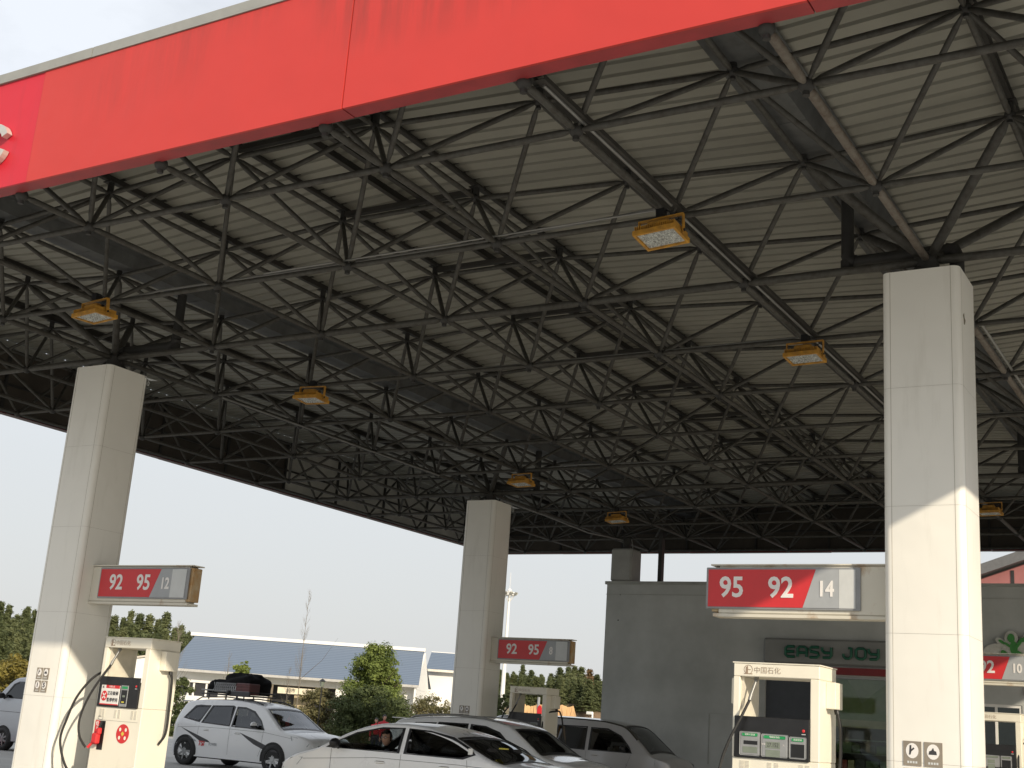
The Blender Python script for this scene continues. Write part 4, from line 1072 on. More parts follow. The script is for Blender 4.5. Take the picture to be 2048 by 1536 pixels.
# --- white sedan, nose to the left, driver at the window
prof=[(0,.6),(.03,.90),(.12,.98),(.45,1.02),(.85,1.07),(1.25,1.20),(1.75,1.385),(2.3,1.49),(2.85,1.505),(3.25,1.455),(3.65,1.325),(4.0,1.15),(4.2,1.06),(4.6,.94),(4.88,.80),(4.97,.66),(5.0,.45)]
s=Car('white_sedan','glossy white sedan heading left with a driver in glasses at its front window',(8.05,9.1+.92,0),math.pi,5.0,1.84,prof,1.03,.42,carwhite,cg,r=.33,wheels=(.95,3.95),crown=.06)
W1=[(1.25,1.12),(1.38,1.21),(1.70,1.32),(2.10,1.39),(2.50,1.41),(2.46,1.05),(1.45,1.05)]
W2=[(2.60,1.05),(2.63,1.41),(3.05,1.385),(3.45,1.29),(3.82,1.13),(3.95,1.05)]
s.body([shrink(w,-.004) for w in(W1,W2)],[(3.38,4.12),(.80,1.62)])
s.side_win(W1,gl=cgd)
s.side_win(W2,gl=glass('open_window_air',(.93,.94,.94),.0,.1))
s.screen(3.34,4.14,'windscreen',gl=cgl); s.screen(.76,1.66,'rear_window',gl=cgd)
s.lines([[(1.35,1.03),(1.30,.8),(1.45,.5)],[(2.53,1.03),(2.53,.35)],[(3.86,1.03),(3.84,.6),(3.72,.4)],[(.3,.92),(1.5,.955),(3,.95),(4.4,.84)]])
s.handle(1.72,.90); s.handle(2.9,.89); s.mirror(3.72,1.06,black)
s.patch([(.02,.95),(.02,.78),(.30,.82),(.36,.95),(.12,1.02)],lamp_red,'tail_lamp'); s.patch([(4.5,.74),(4.85,.66),(4.9,.74),(4.65,.84),(4.4,.86)],lamp_clear,'headlight')
s.arches(); s.seats((1.45,2.45),z=.36); s.dash(3.55,1.0)
b=MB(); b.box(1.50,1.60,-.001,.001,0,.06,white_p) ; b.path([(3.14,.38,.86),(3.16,.30,.98),(3.17,.38,1.06),(3.16,.5,.98),(3.14,.38,.86)],.013,black,8); b.build('steering_wheel',s.t)
b=MB(); b.box(1.28,1.36,s.y(1.4,1.1)-.012,s.y(1.4,1.1)-.009,1.10,1.20,white_p); b.box(1.0,1.10,.30,.42,1.215,1.235,ylw2); b.build('window_sticker',s.t)

# --- second SUV behind the sedan, nose to the right
prof=[(0,.7),(.03,1.0),(.12,1.2),(.34,1.50),(.5,1.57),(1.1,1.645),(1.8,1.675),(2.4,1.665),(2.85,1.60),(3.1,1.51),(3.5,1.27),(3.85,1.07),(4.3,.99),(4.6,.86),(4.7,.5)]
s=Car('pale_suv','pale silver SUV with silver roof rails, mostly hidden behind the white sedan',(1.27,14.2+.92,0),0,4.7,1.84,prof,1.04,.34,mat('pale_silver_paint',(.86,.87,.88),.2,var=.02,coat=1),cgd,r=.34,wheels=(.88,3.6))
W1=[(.55,1.22),(.85,1.47),(1.3,1.50),(1.20,1.10)]; W2=[(1.3,1.08),(1.40,1.51),(2.05,1.52),(2.08,1.06)]; W3=[(2.18,1.06),(2.16,1.52),(2.5,1.49),(2.8,1.40),(3.08,1.22),(3.25,1.06)]
s.body([shrink(w,-.004) for w in(W1,W2,W3)],[(3.12,3.78),(.16,.32)])
for w in(W1,W2,W3): s.side_win(w,gl=cgd)
s.screen(3.10,3.80,'windscreen',gl=cg); s.screen(.13,.33,'rear_window',gl=cgd)
s.lines([[(1.25,1.05),(1.2,.8),(1.3,.5)],[(2.12,1.03),(2.12,.35)],[(3.25,1.0),(3.2,.5)]]); s.handle(1.4,.9); s.handle(2.4,.88); s.mirror(3.0,1.07)
b=MB()
for y in(-.66,.66): b.path([(.55,y*.98,1.50),(.75,y,1.61),(1.1,y,1.655),(1.7,y,1.685),(2.35,y,1.665),(2.8,y,1.585),(2.95,y*.99,1.52)],.022,conduit_m,8)
b.build('roof_rail',s.t)
b=MB(); b.bbox(.14,.5,-.6,.6,1.535,1.565,.01,s.paint); b.build('spoiler',s.t)
s.patch([(4.2,.78),(4.58,.70),(4.6,.8),(4.2,.90)],lamp_clear,'headlight'); s.patch([(.02,.95),(.02,.78),(.30,.82),(.36,.95),(.12,1.02)],lamp_red,'tail_lamp')
s.arches(); s.seats((1.3,2.3)); s.dash(3.2,1.02)
b=MB(); b.bbox(3.17,3.20,-.10,.14,1.30,1.38,.01,white_p); b.box(4.66,4.72,-.5,.5,.5,.74,black); b.build('inner_mirror',s.t)

# --- grey people carrier by the shop wall
prof=[(0,.6),(.02,1.2),(.08,1.65),(.25,1.80),(.8,1.86),(2.0,1.885),(3.2,1.875),(3.75,1.82),(4.1,1.72),(4.5,1.40),(4.85,1.12),(5.2,1.02),(5.35,.8),(5.38,.5)]
s=Car('grey_people_carrier','grey people carrier with dark roof reflection parked between the distant dispenser and the shop wall',(-1.2,22.35+.9,0),0,5.38,1.80,prof,1.06,.20,mpvpaint,cgd,r=.33,wheels=(.9,4.3),crown=.07,zb=.28,roofmat=mat('dark_reflection_roof',(.06,.06,.05),.14,var=.2,scale=1,coat=1))  # dark reflection on the roof is put into its base colour
W0=[(.45,1.14),(.48,1.64),(1.55,1.67),(1.56,1.12)]; W1=[(2.14,1.12),(2.16,1.64),(2.98,1.65),(2.98,1.10)]; W2=[(3.13,1.10),(3.13,1.64),(3.6,1.62),(3.95,1.48),(4.2,1.26),(4.3,1.10)]
s.body([shrink(w,-.004) for w in(W0,W1,W2)],[(4.05,4.78)])
for w in(W0,W1,W2): s.side_win(w,gl=cgd)
s.screen(4.02,4.80,'windscreen',gl=cg)
s.lines([[(1.9,1.6),(1.9,.4)],[(3.05,1.06),(3.05,.38)],[(4.3,1.06),(4.1,.5)]]); s.handle(2.3,.98); s.handle(3.3,.98); s.mirror(4.12,1.14,black)
s.patch([(4.95,.86),(5.3,.78),(5.3,.92),(4.95,1.0)],lamp_clear,'headlight')
s.arches(); s.seats((1.6,3.0),z=.55); s.dash(4.15,1.05)
b=MB(); b.box(4.35,4.36,-.62,-.45,1.22,1.34,grn); b.box(4.36,4.37,-.44,-.34,1.20,1.28,ylw2); b.box(2.55,2.9,-.66,-.655,1.1,1.22,lcd); b.build('window_sticker',s.t)

# --- silver microvan at the left edge
prof=[(0,.5),(.02,1.2),(.10,1.7),(.3,1.88),(1.0,1.925),(2.2,1.93),(2.9,1.90),(3.15,1.84),(3.4,1.62),(3.68,1.28),(3.85,1.05),(3.92,.8),(3.94,.5)]
s=Car('silver_microvan','pale silver microvan with dark side windows cut by the left edge, behind the left column',(-8.55,15.5+.8,0),math.pi,3.94,1.6,prof,1.20,.16,vansilver,cgd,r=.29,wheels=(.75,3.12),crown=.06,zb=.25)
W1=[(1.0,1.33),(1.0,1.74),(1.85,1.76),(1.85,1.33)]; W2=[(1.95,1.33),(1.95,1.76),(2.9,1.74),(3.08,1.68),(3.34,1.33)]; W0=[(.3,1.33),(.33,1.72),(.9,1.74),(.9,1.33)]
s.body([shrink(w,-.004) for w in(W0,W1,W2)],[(3.22,3.78)])
for w in(W0,W1,W2): s.side_win(w)
s.screen(3.18,3.80,'windscreen',gl=cg)
s.lines([[(1.9,1.8),(1.9,.35)],[(.95,1.8),(.95,.35)],[(0.05,.98),(3.8,.98)]],w=.012); s.mirror(3.3,1.32,black); s.handle(2.1,1.06)
s.patch([(3.6,.95),(3.86,.82),(3.88,.98),(3.66,1.06)],lamp_clear,'headlight'); s.patch([(.02,1.2),(.02,.85),(.12,.85),(.14,1.2)],lamp_red,'tail_lamp')
s.arches(); s.seats((1.4,2.5),z=.6)
# block standing in for a red car part before the van wheel
b=MB(); b.bbox(-.9,.9,-.12,.12,0,.24,.02,mat('red_car_plastic',(.42,.05,.03),.4,var=.3,scale=3)); b.box(-.9,.9,-.10,.10,.241,.40,black)
tag(b.build('red_car_part',None,(-12.2,14.7,0)),'low black and red car part in front of the microvan wheel at the left edge','car part')

# ================================================================== PEOPLE
skin=mat('skin',(.50,.29,.20),.5,var=.08,scale=30); hair=mat('dark_hair',(.015,.012,.011),.5,var=.4,scale=40)
def grow(name,verts,edges,rad,mats,parent,root=0,sub=2):
    me=bpy.data.meshes.new(name); me.from_pydata(verts,edges,[]); o=bpy.data.objects.new(name,me); col.objects.link(o)
    o.modifiers.new('s','SKIN'); sk=me.skin_vertices[0].data
    for i,r in enumerate(rad): sk[i].radius=(r if isinstance(r,tuple) else (r,r)); sk[i].use_root=(i==root)
    m=o.modifiers.new('u','SUBSURF'); m.levels=sub; m.render_levels=sub
    dg=bpy.context.evaluated_depsgraph_get(); nm=bpy.data.meshes.new_from_object(o.evaluated_get(dg)); bpy.data.objects.remove(o)
    for mm in mats: nm.materials.append(mm)
    for p in nm.polygons: p.use_smooth=True
    no=bpy.data.objects.new(name,nm); col.objects.link(no); no.parent=parent; return no
def head_parts(t,c,yaw,glasses=False):
    """head centred at c facing +X turned by yaw; face, ears, hair"""
    T=Matrix.Translation(c)@Matrix.Rotation(yaw,4,'Z'); vs=[];fs=[]; n,k=28,22
    for j in range(k+1):
        p=math.pi*j/k
        for i in range(n):
            a=2*math.pi*i/n; x,y,z=math.sin(p)*math.cos(a),math.sin(p)*math.sin(a),math.cos(p)
            X,Y,Z=x*.098,y*.076,z*.118
            if z<-.1: Y*=1-.34*(-z-.1); X*=1-.12*(-z)           # jaw
            if x>0:
                f=math.exp(-(y/.22)**2)
                X+=.024*f*math.exp(-((z+.12)/.13)**2)            # nose
                X-=.010*math.exp(-((abs(y)-.36)/.16)**2)*math.exp(-((z-.10)/.10)**2)   # eye sockets
                X+=.005*math.exp(-(y/.4)**2)*math.exp(-((z+.46)/.06)**2)               # lips
                X+=.010*math.exp(-(y/.3)**2)*math.exp(-((z+.82)/.12)**2)               # chin
            vs.append((X,Y,Z))
    for j in range(k):
        for i in range(n): fs.append((j*n+i,(j+1)*n+i,(j+1)*n+(i+1)%n,j*n+(i+1)%n))
    b=MB(); b.add(vs,fs,skin,True,T)
    for s in(-1,1):
        b.ball((-.005,s*.078,.0),.03,skin,8,6,sx=.5,sy=.35,sz=1,T=T)
        b.ball((.079,s*.030,.012),.0125,white_p,8,6,T=T); b.ball((.089,s*.030,.012),.006,txt_dark,8,6,T=T)
        b.box(.084,.094,s*.030-.016,s*.030+.016,.032,.037,hair,T)
    b.box(.090,.0955,-.022,.022,-.056,-.051,mat('lips',(.35,.12,.10),.5),T)
    b.build('head',t)
    b=MB(); vs=[];fs=[]
    for j in range(12):
        p=math.pi*.60*j/11
        for i in range(n):
            a=2*math.pi*i/n; x,y,z=math.sin(p)*math.cos(a),math.sin(p)*math.sin(a),math.cos(p)
            w=1.07+.025*math.sin(7*a+3*p); lim=1
            X,Y,Z=x*.100*w,y*.080*w,z*.124*w
            if x>.25: Z=max(Z,.068+.01*math.sin(9*y))
            vs.append((X,Y,Z))
    for j in range(11):
        for i in range(n): fs.append((j*n+i,(j+1)*n+i,(j+1)*n+(i+1)%n,j*n+(i+1)%n))
    b.add(vs,fs,hair,True,T); b.build('hair',t)
    if glasses:
        b=MB()
        for s in(-1,1):
            P=[(.102,s*.032+.024*math.cos(2*math.pi*k/16),.010+.018*math.sin(2*math.pi*k/16)) for k in range(17)]; b.path([tuple(T@Vector(p)) for p in P],.0028,black,5)
            b.path([tuple(T@Vector(p)) for p in((.10,s*.056,.014),(.02,s*.083,.014),(-.01,s*.083,.006))],.0025,black,5)
        b.path([tuple(T@Vector(p)) for p in((.102,-.008,.014),(.104,0,.017),(.102,.008,.014))],.0025,black,5)
        b.build('glasses',t)
def hand(b_parent,t,wrist,d,up_,m=skin,curl=.8):
    "palm with four unequal bent fingers and a thumb"
    w=Vector(wrist); d=Vector(d).normalized(); u=Vector(up_); u=(u-d*u.dot(d)).normalized(); s=d.cross(u)
    b=MB(); b.path([w-d*.02,w+d*.02,w+d*.06,w+d*.09],.03,m,10,rs=[.026,.033,.038,.03])
    for k,(off,L) in enumerate(((.027,.07),(.009,.08),(-.009,.075),(-.027,.06))):
        p=w+d*.085+s*off; pts=[p]; dd=d.copy()
        for q in range(3):
            dd=(dd*math.cos(curl)-u*math.sin(curl)).normalized() if q else (dd*math.cos(curl*.5)-u*math.sin(curl*.5)).normalized()
            p=p+dd*L*(.45,.32,.23)[q]; pts.append(p)
        b.path(pts,.009,m,8,rs=[.010,.009,.0085,.006])
    p=w+d*.03+s*.03; b.path([p,p+s*.03+d*.015-u*.01,p+s*.035+d*.045-u*.03,p+s*.02+d*.06-u*.045],.01,m,8,rs=[.013,.012,.010,.007])
    return b.build('hand',t)
def person(label,loc,rz,jacket,pose='stand',glasses=False,look=0,trousers=None):
    t=thing('person',label,'person',loc,rz)
    trousers=trousers or mat('dark_trousers',(.03,.03,.04),.8)
    if pose=='sit':
        hip=(0,0,.52); J=[hip,(-.06,0,.72),(-.10,0,.92),(-.10,0,1.0),(-.08,0,1.09)]
        body=grow('body',J+[(-.10,.17,.95),(.05,.26,.76),(.30,.20,.84),(-.10,-.17,.95),(.05,-.26,.74),(.30,-.16,.84)]+[(.02,.10,.50),(.42,.12,.56),(.60,.12,.24),(.02,-.10,.50),(.42,-.12,.56),(.60,-.12,.24)],
            [(0,1),(1,2),(2,3),(3,4),(2,5),(5,6),(6,7),(2,8),(8,9),(9,10),(0,11),(11,12),(12,13),(0,14),(14,15),(15,16)],
            [.14,.15,.14,.065,.055,.08,.055,.035,.08,.055,.035,.10,.075,.055,.10,.075,.055],[jacket],t)
        head_parts(t,Vector((-.06,0,1.24)),look,glasses)
        hand(None,t,(.32,.20,.85),(1,-.2,.2),(0,0,1)); hand(None,t,(.32,-.16,.85),(1,.2,.2),(0,0,1))
    else:
        J=[(0,0,.95),(0,0,1.15),(-.01,0,1.36),(0,0,1.45),(.01,0,1.53)]
        grow('body',J+[(-.01,.18,1.38),(0,.23,1.12),(.06,.24,.88),(-.01,-.18,1.38),(0,-.23,1.12),(.06,-.24,.88)],
            [(0,1),(1,2),(2,3),(3,4),(2,5),(5,6),(6,7),(2,8),(8,9),(9,10)],[(.15,.11),(.14,.11),(.16,.11),.06,.05,.075,.055,.04,.075,.055,.04],[jacket],t)
        grow('trousers',[(0,0,.92),(0,.09,.86),(.02,.10,.48),(-.01,.10,.08),(.12,.11,.04),(0,-.09,.86),(.02,-.10,.48),(-.01,-.10,.08),(.12,-.11,.04)],[(0,1),(1,2),(2,3),(3,4),(0,5),(5,6),(6,7),(7,8)],[.13,.10,.07,.05,.045,.10,.07,.05,.045],[trousers],t)
        head_parts(t,Vector((.02,0,1.63)),look,glasses)
        hand(None,t,(.07,.24,.84),(.1,0,-1),(-1,0,0),curl=.3); hand(None,t,(.07,-.24,.84),(.1,0,-1),(-1,0,0),curl=.3)
    return t
person('man in glasses and a dark jacket sitting at the wheel of the white sedan',(4.88,9.52,.0),math.pi,mat('dark_jacket',(.02,.022,.03),.8),'sit',True,look=R(95))
redj=mat('red_jacket',(.42,.02,.03),.7)
p1=at(769,1435,50); p2=at(753,1441,49)
person('person in a red and dark jacket, the taller of two standing behind the white sedan',(p1.x,p1.y,0.0),R(-40),redj,look=R(20)).scale=(p1.z/1.63,)*3
person('shorter person in a bright red jacket beside the tall one behind the white sedan',(p2.x,p2.y,0.0),R(-60),mat('bright_red_jacket',(.6,.02,.03),.7),look=R(-20)).scale=(p2.z/1.63,)*3

# ================================================================== BLUE-ROOFED BUILDING
A=at(390,1277,88); A.z=5.80; B_=at(848,1303,87.3); d=(B_-A); d.z=0; Lr=d.length; ang=math.atan2(d.y,d.x)
blue=thing('service_building','long low white building with a blue-grey tiled roof and white ridge, across the forecourt','building',(A.x,A.y,0),ang)
wwall=mat('white_render',(.80,.79,.76),.8,var=.04,scale=1); 
m,nt,bs=nodes_of('blue_roof_tiles'); tc=nt.nodes.new('ShaderNodeTexCoord'); wv=nt.nodes.new('ShaderNodeTexWave'); wv.wave_type='BANDS'; wv.bands_direction='Z'; wv.inputs['Scale'].default_value=2.6; wv.inputs['Distortion'].default_value=1.2; wv.inputs['Detail'].default_value=3
nt.links.new(tc.outputs['Object'],wv.inputs['Vector']); cr=nt.nodes.new('ShaderNodeValToRGB'); cr.color_ramp.elements[0].color=(.10,.135,.19,1); cr.color_ramp.elements[1].color=(.155,.195,.255,1); nt.links.new(wv.outputs['Fac'],cr.inputs[0]); nt.links.new(cr.outputs[0],bs.inputs['Base Color']); bs.inputs['Roughness'].default_value=.6
bluet=m
ze=3.55; hd=4.4
def gable_roof(parent,x0,x1,zr_,ze_,hd_,hipx=0):
    b=MB(); 
    b.add([(x0-hipx,-hd_,ze_),(x1+.3,-hd_,ze_),(x1,0,zr_),(x0,0,zr_)],[(0,1,2,3)],bluet); b.add([(x0-hipx,hd_,ze_),(x1+.3,hd_,ze_),(x1,0,zr_),(x0,0,zr_)],[(3,2,1,0)],bluet)
    b.add([(x0-hipx,-hd_,ze_-.12),(x1+.3,-hd_,ze_-.12),(x1,0,zr_-.12),(x0,0,zr_-.12)],[(3,2,1,0)],wwall)
    b.box(x0-hipx,x1+.3,-hd_-.03,-hd_+.0,ze_-.14,ze_+.02,mat('grey_eave',(.45,.44,.42),.7))
    b.build('roof',parent)
    b=MB(); b.box(x0-.3,x1+.1,-.12,.12,zr_-.02,zr_+.20,wwall); b.build('ridge_cap',parent)
gable_roof(blue,0,Lr,5.98,ze,hd,hipx=.3)
b=MB(); dy=-hd+.9
wall_with_openings(b,-1.0,Lr,0,ze-.13,dy,dy+.2,[(.3,3.0,1.9,2.75),(6.3,10.8,0,3.0),(11.9,14.9,1.75,2.75)],wwall)
b.prism([(-hd,ze-.25),(hd,ze-.25),(0,5.85)],Lr+.02,Lr+.14,wwall,axis='x'); b.box(Lr+.02,Lr+.14,-hd,hd,0,ze-.26,wwall); b.box(Lr-.2,Lr,dy+.21,hd-1,0,ze-.2,wwall)
b.build('wall',blue)
tanw=mat('tan_inner_wall',(.50,.42,.28),.8); drk=mat('dark_opening',(.03,.03,.032),.4)
b=MB(); b.box(6.3,10.8,dy+1.6,dy+1.7,0,3.0,drk); b.box(7.9,9.2,dy+1.0,dy+1.5,0,2.4,tanw); b.build('entrance_recess',blue)
b=MB(); b.box(.3,3.0,dy+.15,dy+.18,1.9,2.75,drk); w=b.build('window',blue)
for x in(.9,1.25,2.1): b=MB(); b.box(x,x+.12,dy+.08,dy+.14,1.9,2.75,wwall); b.build('mullion',w)
b=MB(); b.box(11.9,14.9,dy+.15,dy+.18,1.75,2.75,drk); b.build('window',blue)
b=MB(); b.box(7.0,10.0,dy-.25,dy-.15,2.45,2.85,mat('entrance_sign',(.75,.68,.52),.6)); b.build('entrance_sign',blue)
text('entrance_lettering','超市',.30,txt_dark,(7.9,dy-.27,2.65),blue,.004); text('entrance_lettering','洗手间',.28,txt_dark,(9.2,dy-.27,2.65),blue,.004)
for x in(6.1,10.82): b=MB(); b.box(x,x+.18,dy-.1,dy-.003,0,ze-.15,wwall); b.build('pillar',blue)
# gable wall and lower white wing to the right
C_=at(856,1385,91); w2=thing('white_wing','white annex with a small blue roof right of the gable of the long building','building',(C_.x,C_.y,0),ang)
b=MB(); b.add([(-.3,0,4.95),(3.6,0,4.95),(3.6,3.2,6.35),(-.3,3.2,6.35)],[(0,1,2,3)],bluet); b.box(-.3,3.6,-.1,-.002,4.82,4.98,mat('cream_eave',(.75,.70,.60),.7)); b.build('roof',w2)
b=MB(); b.box(-.3,3.6,3.2,3.4,6.22,6.40,wwall); b.build('ridge_cap',w2)
b=MB(); b.box(-.3,3.5,.4,.6,0,4.94,wwall); b.build('wall',w2)
# white annex seen through the left dispenser, close behind
Q=at(335,1340,62); an=thing('white_kiosk','small flat white kiosk with sloping parapet seen through the frame of the left dispenser','building',(Q.x,Q.y,0),ang)
b=MB(); b.prism([(-3.2,0),(-.2,0),(-.2,3.66),(-3.2,3.1)],0,1.6,wwall); b.build('wall',an)
b=MB(); b.prism([(-3.3,3.1),(-.1,3.69),(-.1,3.78),(-3.3,3.19)],-.1,1.7,mat('kiosk_coping',(.55,.5,.42),.7)); b.build('coping',an)

# ================================================================== LAND
hillm=mat('dry_hill_scrub',(.13,.12,.06),.95,c2=(.20,.14,.08),scale=.25,bump=.3,detail=8)
bankm=mat('orange_earth_bank',(.62,.40,.19),.95,c2=(.38,.22,.11),scale=.35,bump=.8,detail=9)
from mathutils import noise as mn
def hill(name,c0,c1,depth,h,m,n=60,k=16,seed=0,steep=1.0):
    c0=Vector(c0);c1=Vector(c1);d=(c1-c0); nrm=Vector((-d.y,d.x,0)).normalized(); vs=[]
    for i in range(n+1):
        for j in range(k+1):
            u=i/n;v=j/k; p=c0+d*u+nrm*depth*v
            e=min(1,u*8,(1-u)*8)**.6
            z=h*(min(1,v*2.2)**steep)*e*(.85+.3*mn.noise(Vector((p.x*.03+seed,p.y*.03,0))))+.8*mn.noise(Vector((p.x*.2,p.y*.2,seed)))*min(1,v*6)-.05
            q=p+nrm*.9*mn.noise(Vector((p.x*.3,p.y*.3,z)))
            vs.append((q.x,q.y,max(z,-.1)))
    b=MB(); b.add(vs,[(i*(k+1)+j,(i+1)*(k+1)+j,(i+1)*(k+1)+j+1,i*(k+1)+j+1) for i in range(n) for j in range(k)],m,True); return struct(b.build(name))
hill('hill',(-200,55,0),(-30,140,0),90,5.5,hillm,n=90,k=30)
hill('hill_slope',(-75,122,0),(30,160,0),80,6.5,mat('rust_scrub',(.16,.10,.06),.95,c2=(.24,.15,.09),scale=.3,bump=.4,detail=8),n=60,k=24,seed=4)
hill('scrub_slope',at(1090,1440,121)*1.0-Vector((0,0,at(1090,1440,121).z)),at(1330,1440,121)-Vector((0,0,at(1330,1440,121).z)),9,4.0,mat('brown_scrub',(.22,.15,.10),.95,c2=(.13,.10,.06),scale=.9,bump=.6,detail=9),n=60,k=16,seed=9)
# eroded orange bank: a low cliff cut in gullies
a0=at(1012,1425,118);a1=at(1172,1440,118); b=MB(); n,k=90,10; vs=[]
for i in range(n+1):
    u=i/n; p=Vector((a0.x,a0.y,0)).lerp(Vector((a1.x,a1.y,0)),u)
    gul=.9*abs(mn.noise(Vector((u*16,0,2))))+.4*mn.noise(Vector((u*45,1,0)))
    H=(3.5+.5*mn.noise(Vector((u*5,3,0))))*min(1,(1-u)*7,u*7+.4)
    for j in range(k+1):
        v=j/k; dd=Vector((a1.y-a0.y,-(a1.x-a0.x),0)).normalized()*-1
        q=p+dd*(v**1.4*2.2-gul*(1-abs(2*v-1))*1.2); vs.append((q.x,q.y,H*v+.15*mn.noise(Vector((u*60,v*9,0)))))
b.add(vs,[(i*(k+1)+j,(i+1)*(k+1)+j,(i+1)*(k+1)+j+1,i*(k+1)+j+1) for i in range(n) for j in range(k)],bankm,False); struct(b.build('earth_bank'))

# ================================================================== TREES
bark=mat('bark',(.10,.075,.05),.9,var=.3,scale=6,bump=.5)
lf_con=leafmat('conifer_foliage',(.055,.076,.032),(.165,.185,.078)); lf_con2=leafmat('pale_conifer_foliage',(.075,.098,.042),(.21,.225,.10))
lf_cam=leafmat('camphor_foliage',(.06,.095,.022),(.26,.31,.075)); lf_dark=leafmat('dark_shrub_foliage',(.035,.055,.02),(.14,.165,.06))
lf_yel=leafmat('yellow_bush_foliage',(.10,.09,.02),(.32,.26,.06)); lf_red=leafmat('reddish_hedge_foliage',(.08,.09,.035),(.26,.22,.11)); lf_brown=leafmat('rust_conifer_foliage',(.10,.06,.03),(.20,.13,.06))
def leafquad(vs,fs,p,n,s,rnd,asp=.6):
    n=n.normalized(); a=n.orthogonal().normalized(); a=Matrix.Rotation(rnd.uniform(0,6.28),3,n)@a; b_=n.cross(a)
    k=len(vs); w=s*asp
    vs+= [tuple(p-a*s),tuple(p-b_*w+n*s*.15),tuple(p+a*s),tuple(p+b_*w+n*s*.15)]; fs.append((k,k+1,k+2,k+3))
def broad_mesh(seed,rx,rz,n,leaf,shape='dome',nc=34):
    rnd=random.Random(seed); vs=[];fs=[]; clumps=[]
    lop=[rnd.uniform(.78,1.15) for _ in range(7)]     # uneven outline round the compass
    for _ in range(nc):
        z=rnd.random()
        if shape=='cone': rad=min(1,(1.02-z)**.42*1.15) if z>.16 else .75+1.4*z
        else: rad=math.sqrt(max(0,1-(2*z-.8)**2/1.5))
        a=rnd.uniform(0,6.28); f=a/6.283*7; k=int(f)%7; rad*=lop[k]*(1-(f%1))+lop[(k+1)%7]*(f%1); rad*=.8+.25*rnd.random()
        rr=rnd.uniform(.35,.95)**.7*rad*rx
        clumps.append((Vector((rr*math.cos(a),rr*math.sin(a),z*rz)),rx*rnd.choice((.08,.11,.15,.20,.24))*(1.15-z*.45)))
    tot=sum(r*r for _,r in clumps)
    for c,r in clumps:
        tilt=Vector((rnd.gauss(0,.3),rnd.gauss(0,.3),1)).normalized()
        for _ in range(int(n*r*r/tot)):
            v=Vector((rnd.gauss(0,1),rnd.gauss(0,1),rnd.gauss(0,1))).normalized(); d=rnd.uniform(.35,1.1)
            if rnd.random()<.10: d=rnd.uniform(1.1,1.6)      # stray shoots
            p=c+Vector((v.x*r,v.y*r,v.z*r*.7))*d
            leafquad(vs,fs,p,v*.6+tilt*rnd.uniform(-.2,1.0)+Vector((rnd.uniform(-.6,.6),rnd.uniform(-.6,.6),0)),leaf*rnd.uniform(.45,1.35),rnd,rnd.uniform(.35,.65))
    for _ in range(n//10):
        a=rnd.uniform(0,6.28); z=rnd.random()*.85; rr=rnd.random()**.5*rx*.55*(1-.6*z)
        leafquad(vs,fs,Vector((rr*math.cos(a),rr*math.sin(a),z*rz)),Vector((rnd.gauss(0,1),rnd.gauss(0,1),rnd.gauss(0,1))),leaf*1.2,rnd)
    return vs,fs
def broad_tree(name,label,cat,loc,rx,rz,zc,n,leaf,m,seed,shape='dome',group=None,nc=34,trunk=.1):
    t=thing(name,label,cat,loc,0,group); vs,fs=broad_mesh(seed,rx,rz,n,leaf,shape,nc)
    b=MB(); b.add([(x,y,z+zc) for x,y,z in vs],fs,m); b.build('crown' if trunk>.03 else 'foliage',t)
    b=MB(); rnd=random.Random(seed+1); b.path([(0,0,0),(.03*rx,0,zc*.6+.1),(0,.02*rx,zc+rz*.5),(0,0,zc+rz*.85)],trunk,bark,8,rs=[trunk*1.2,trunk,trunk*.6,trunk*.2])
    for k in range(9):
        a=rnd.uniform(0,6.28); z0=zc+rz*rnd.uniform(0,.55); b.path([(0,0,z0),(rx*.4*math.cos(a),rx*.4*math.sin(a),z0+rz*.12),(rx*.75*math.cos(a),rx*.75*math.sin(a),z0+rz*.25)],.02,bark,6,rs=[trunk*.5,trunk*.3,trunk*.1])
    b.build('trunk' if trunk>.03 else 'stem',t); return t
def conifer_mesh(seed,r,h,n,leaf):
    rnd=random.Random(seed); vs=[];fs=[]
    tiers=22
    for k in range(tiers):
        z=h*(.10+.88*k/tiers); rr=r*(1-(z/h))**.8*rnd.uniform(.8,1.12)+.08; nb=rnd.randint(5,8)
        for q in range(nb):
            a=rnd.uniform(0,6.28); L=rr*rnd.uniform(.7,1.1)
            for _ in range(max(2,n//(tiers*6))):
                s_=rnd.random()**.7; p=Vector((math.cos(a)*L*s_,math.sin(a)*L*s_,z+h*.035*s_-.10*L*s_*s_+rnd.gauss(0,.12)))+Vector((rnd.gauss(0,.10),rnd.gauss(0,.10),0))*(1+L*.6)
                leafquad(vs,fs,p,Vector((math.cos(a)*.5+rnd.gauss(0,.5),math.sin(a)*.5+rnd.gauss(0,.5),rnd.uniform(.2,1))),leaf*rnd.uniform(.6,1.25),rnd,.45)
    for _ in range(12): leafquad(vs,fs,Vector((rnd.gauss(0,.04),rnd.gauss(0,.04),h*rnd.uniform(.93,1.02))),Vector((rnd.gauss(0,1),rnd.gauss(0,1),.2)),leaf*.7,rnd,.4)
    return vs,fs
protos=[]
for i,(r,h,m) in enumerate(((2.0,9,lf_con),(1.6,9,lf_con2),(2.4,9,lf_con),(1.7,9,lf_con2),(2.1,9,lf_con))):
    vs,fs=conifer_mesh(40+i,r,h,6500,.17); b=MB(); b.add(vs,fs,m); o=b.build('crown'); me=o.data; bpy.data.objects.remove(o)
    b=MB(); b.tube((0,0,0),(0,0,h*.95),.14,bark,7,r1=.02); o=b.build('trunk'); tm=o.data; bpy.data.objects.remove(o); protos.append((me,tm))
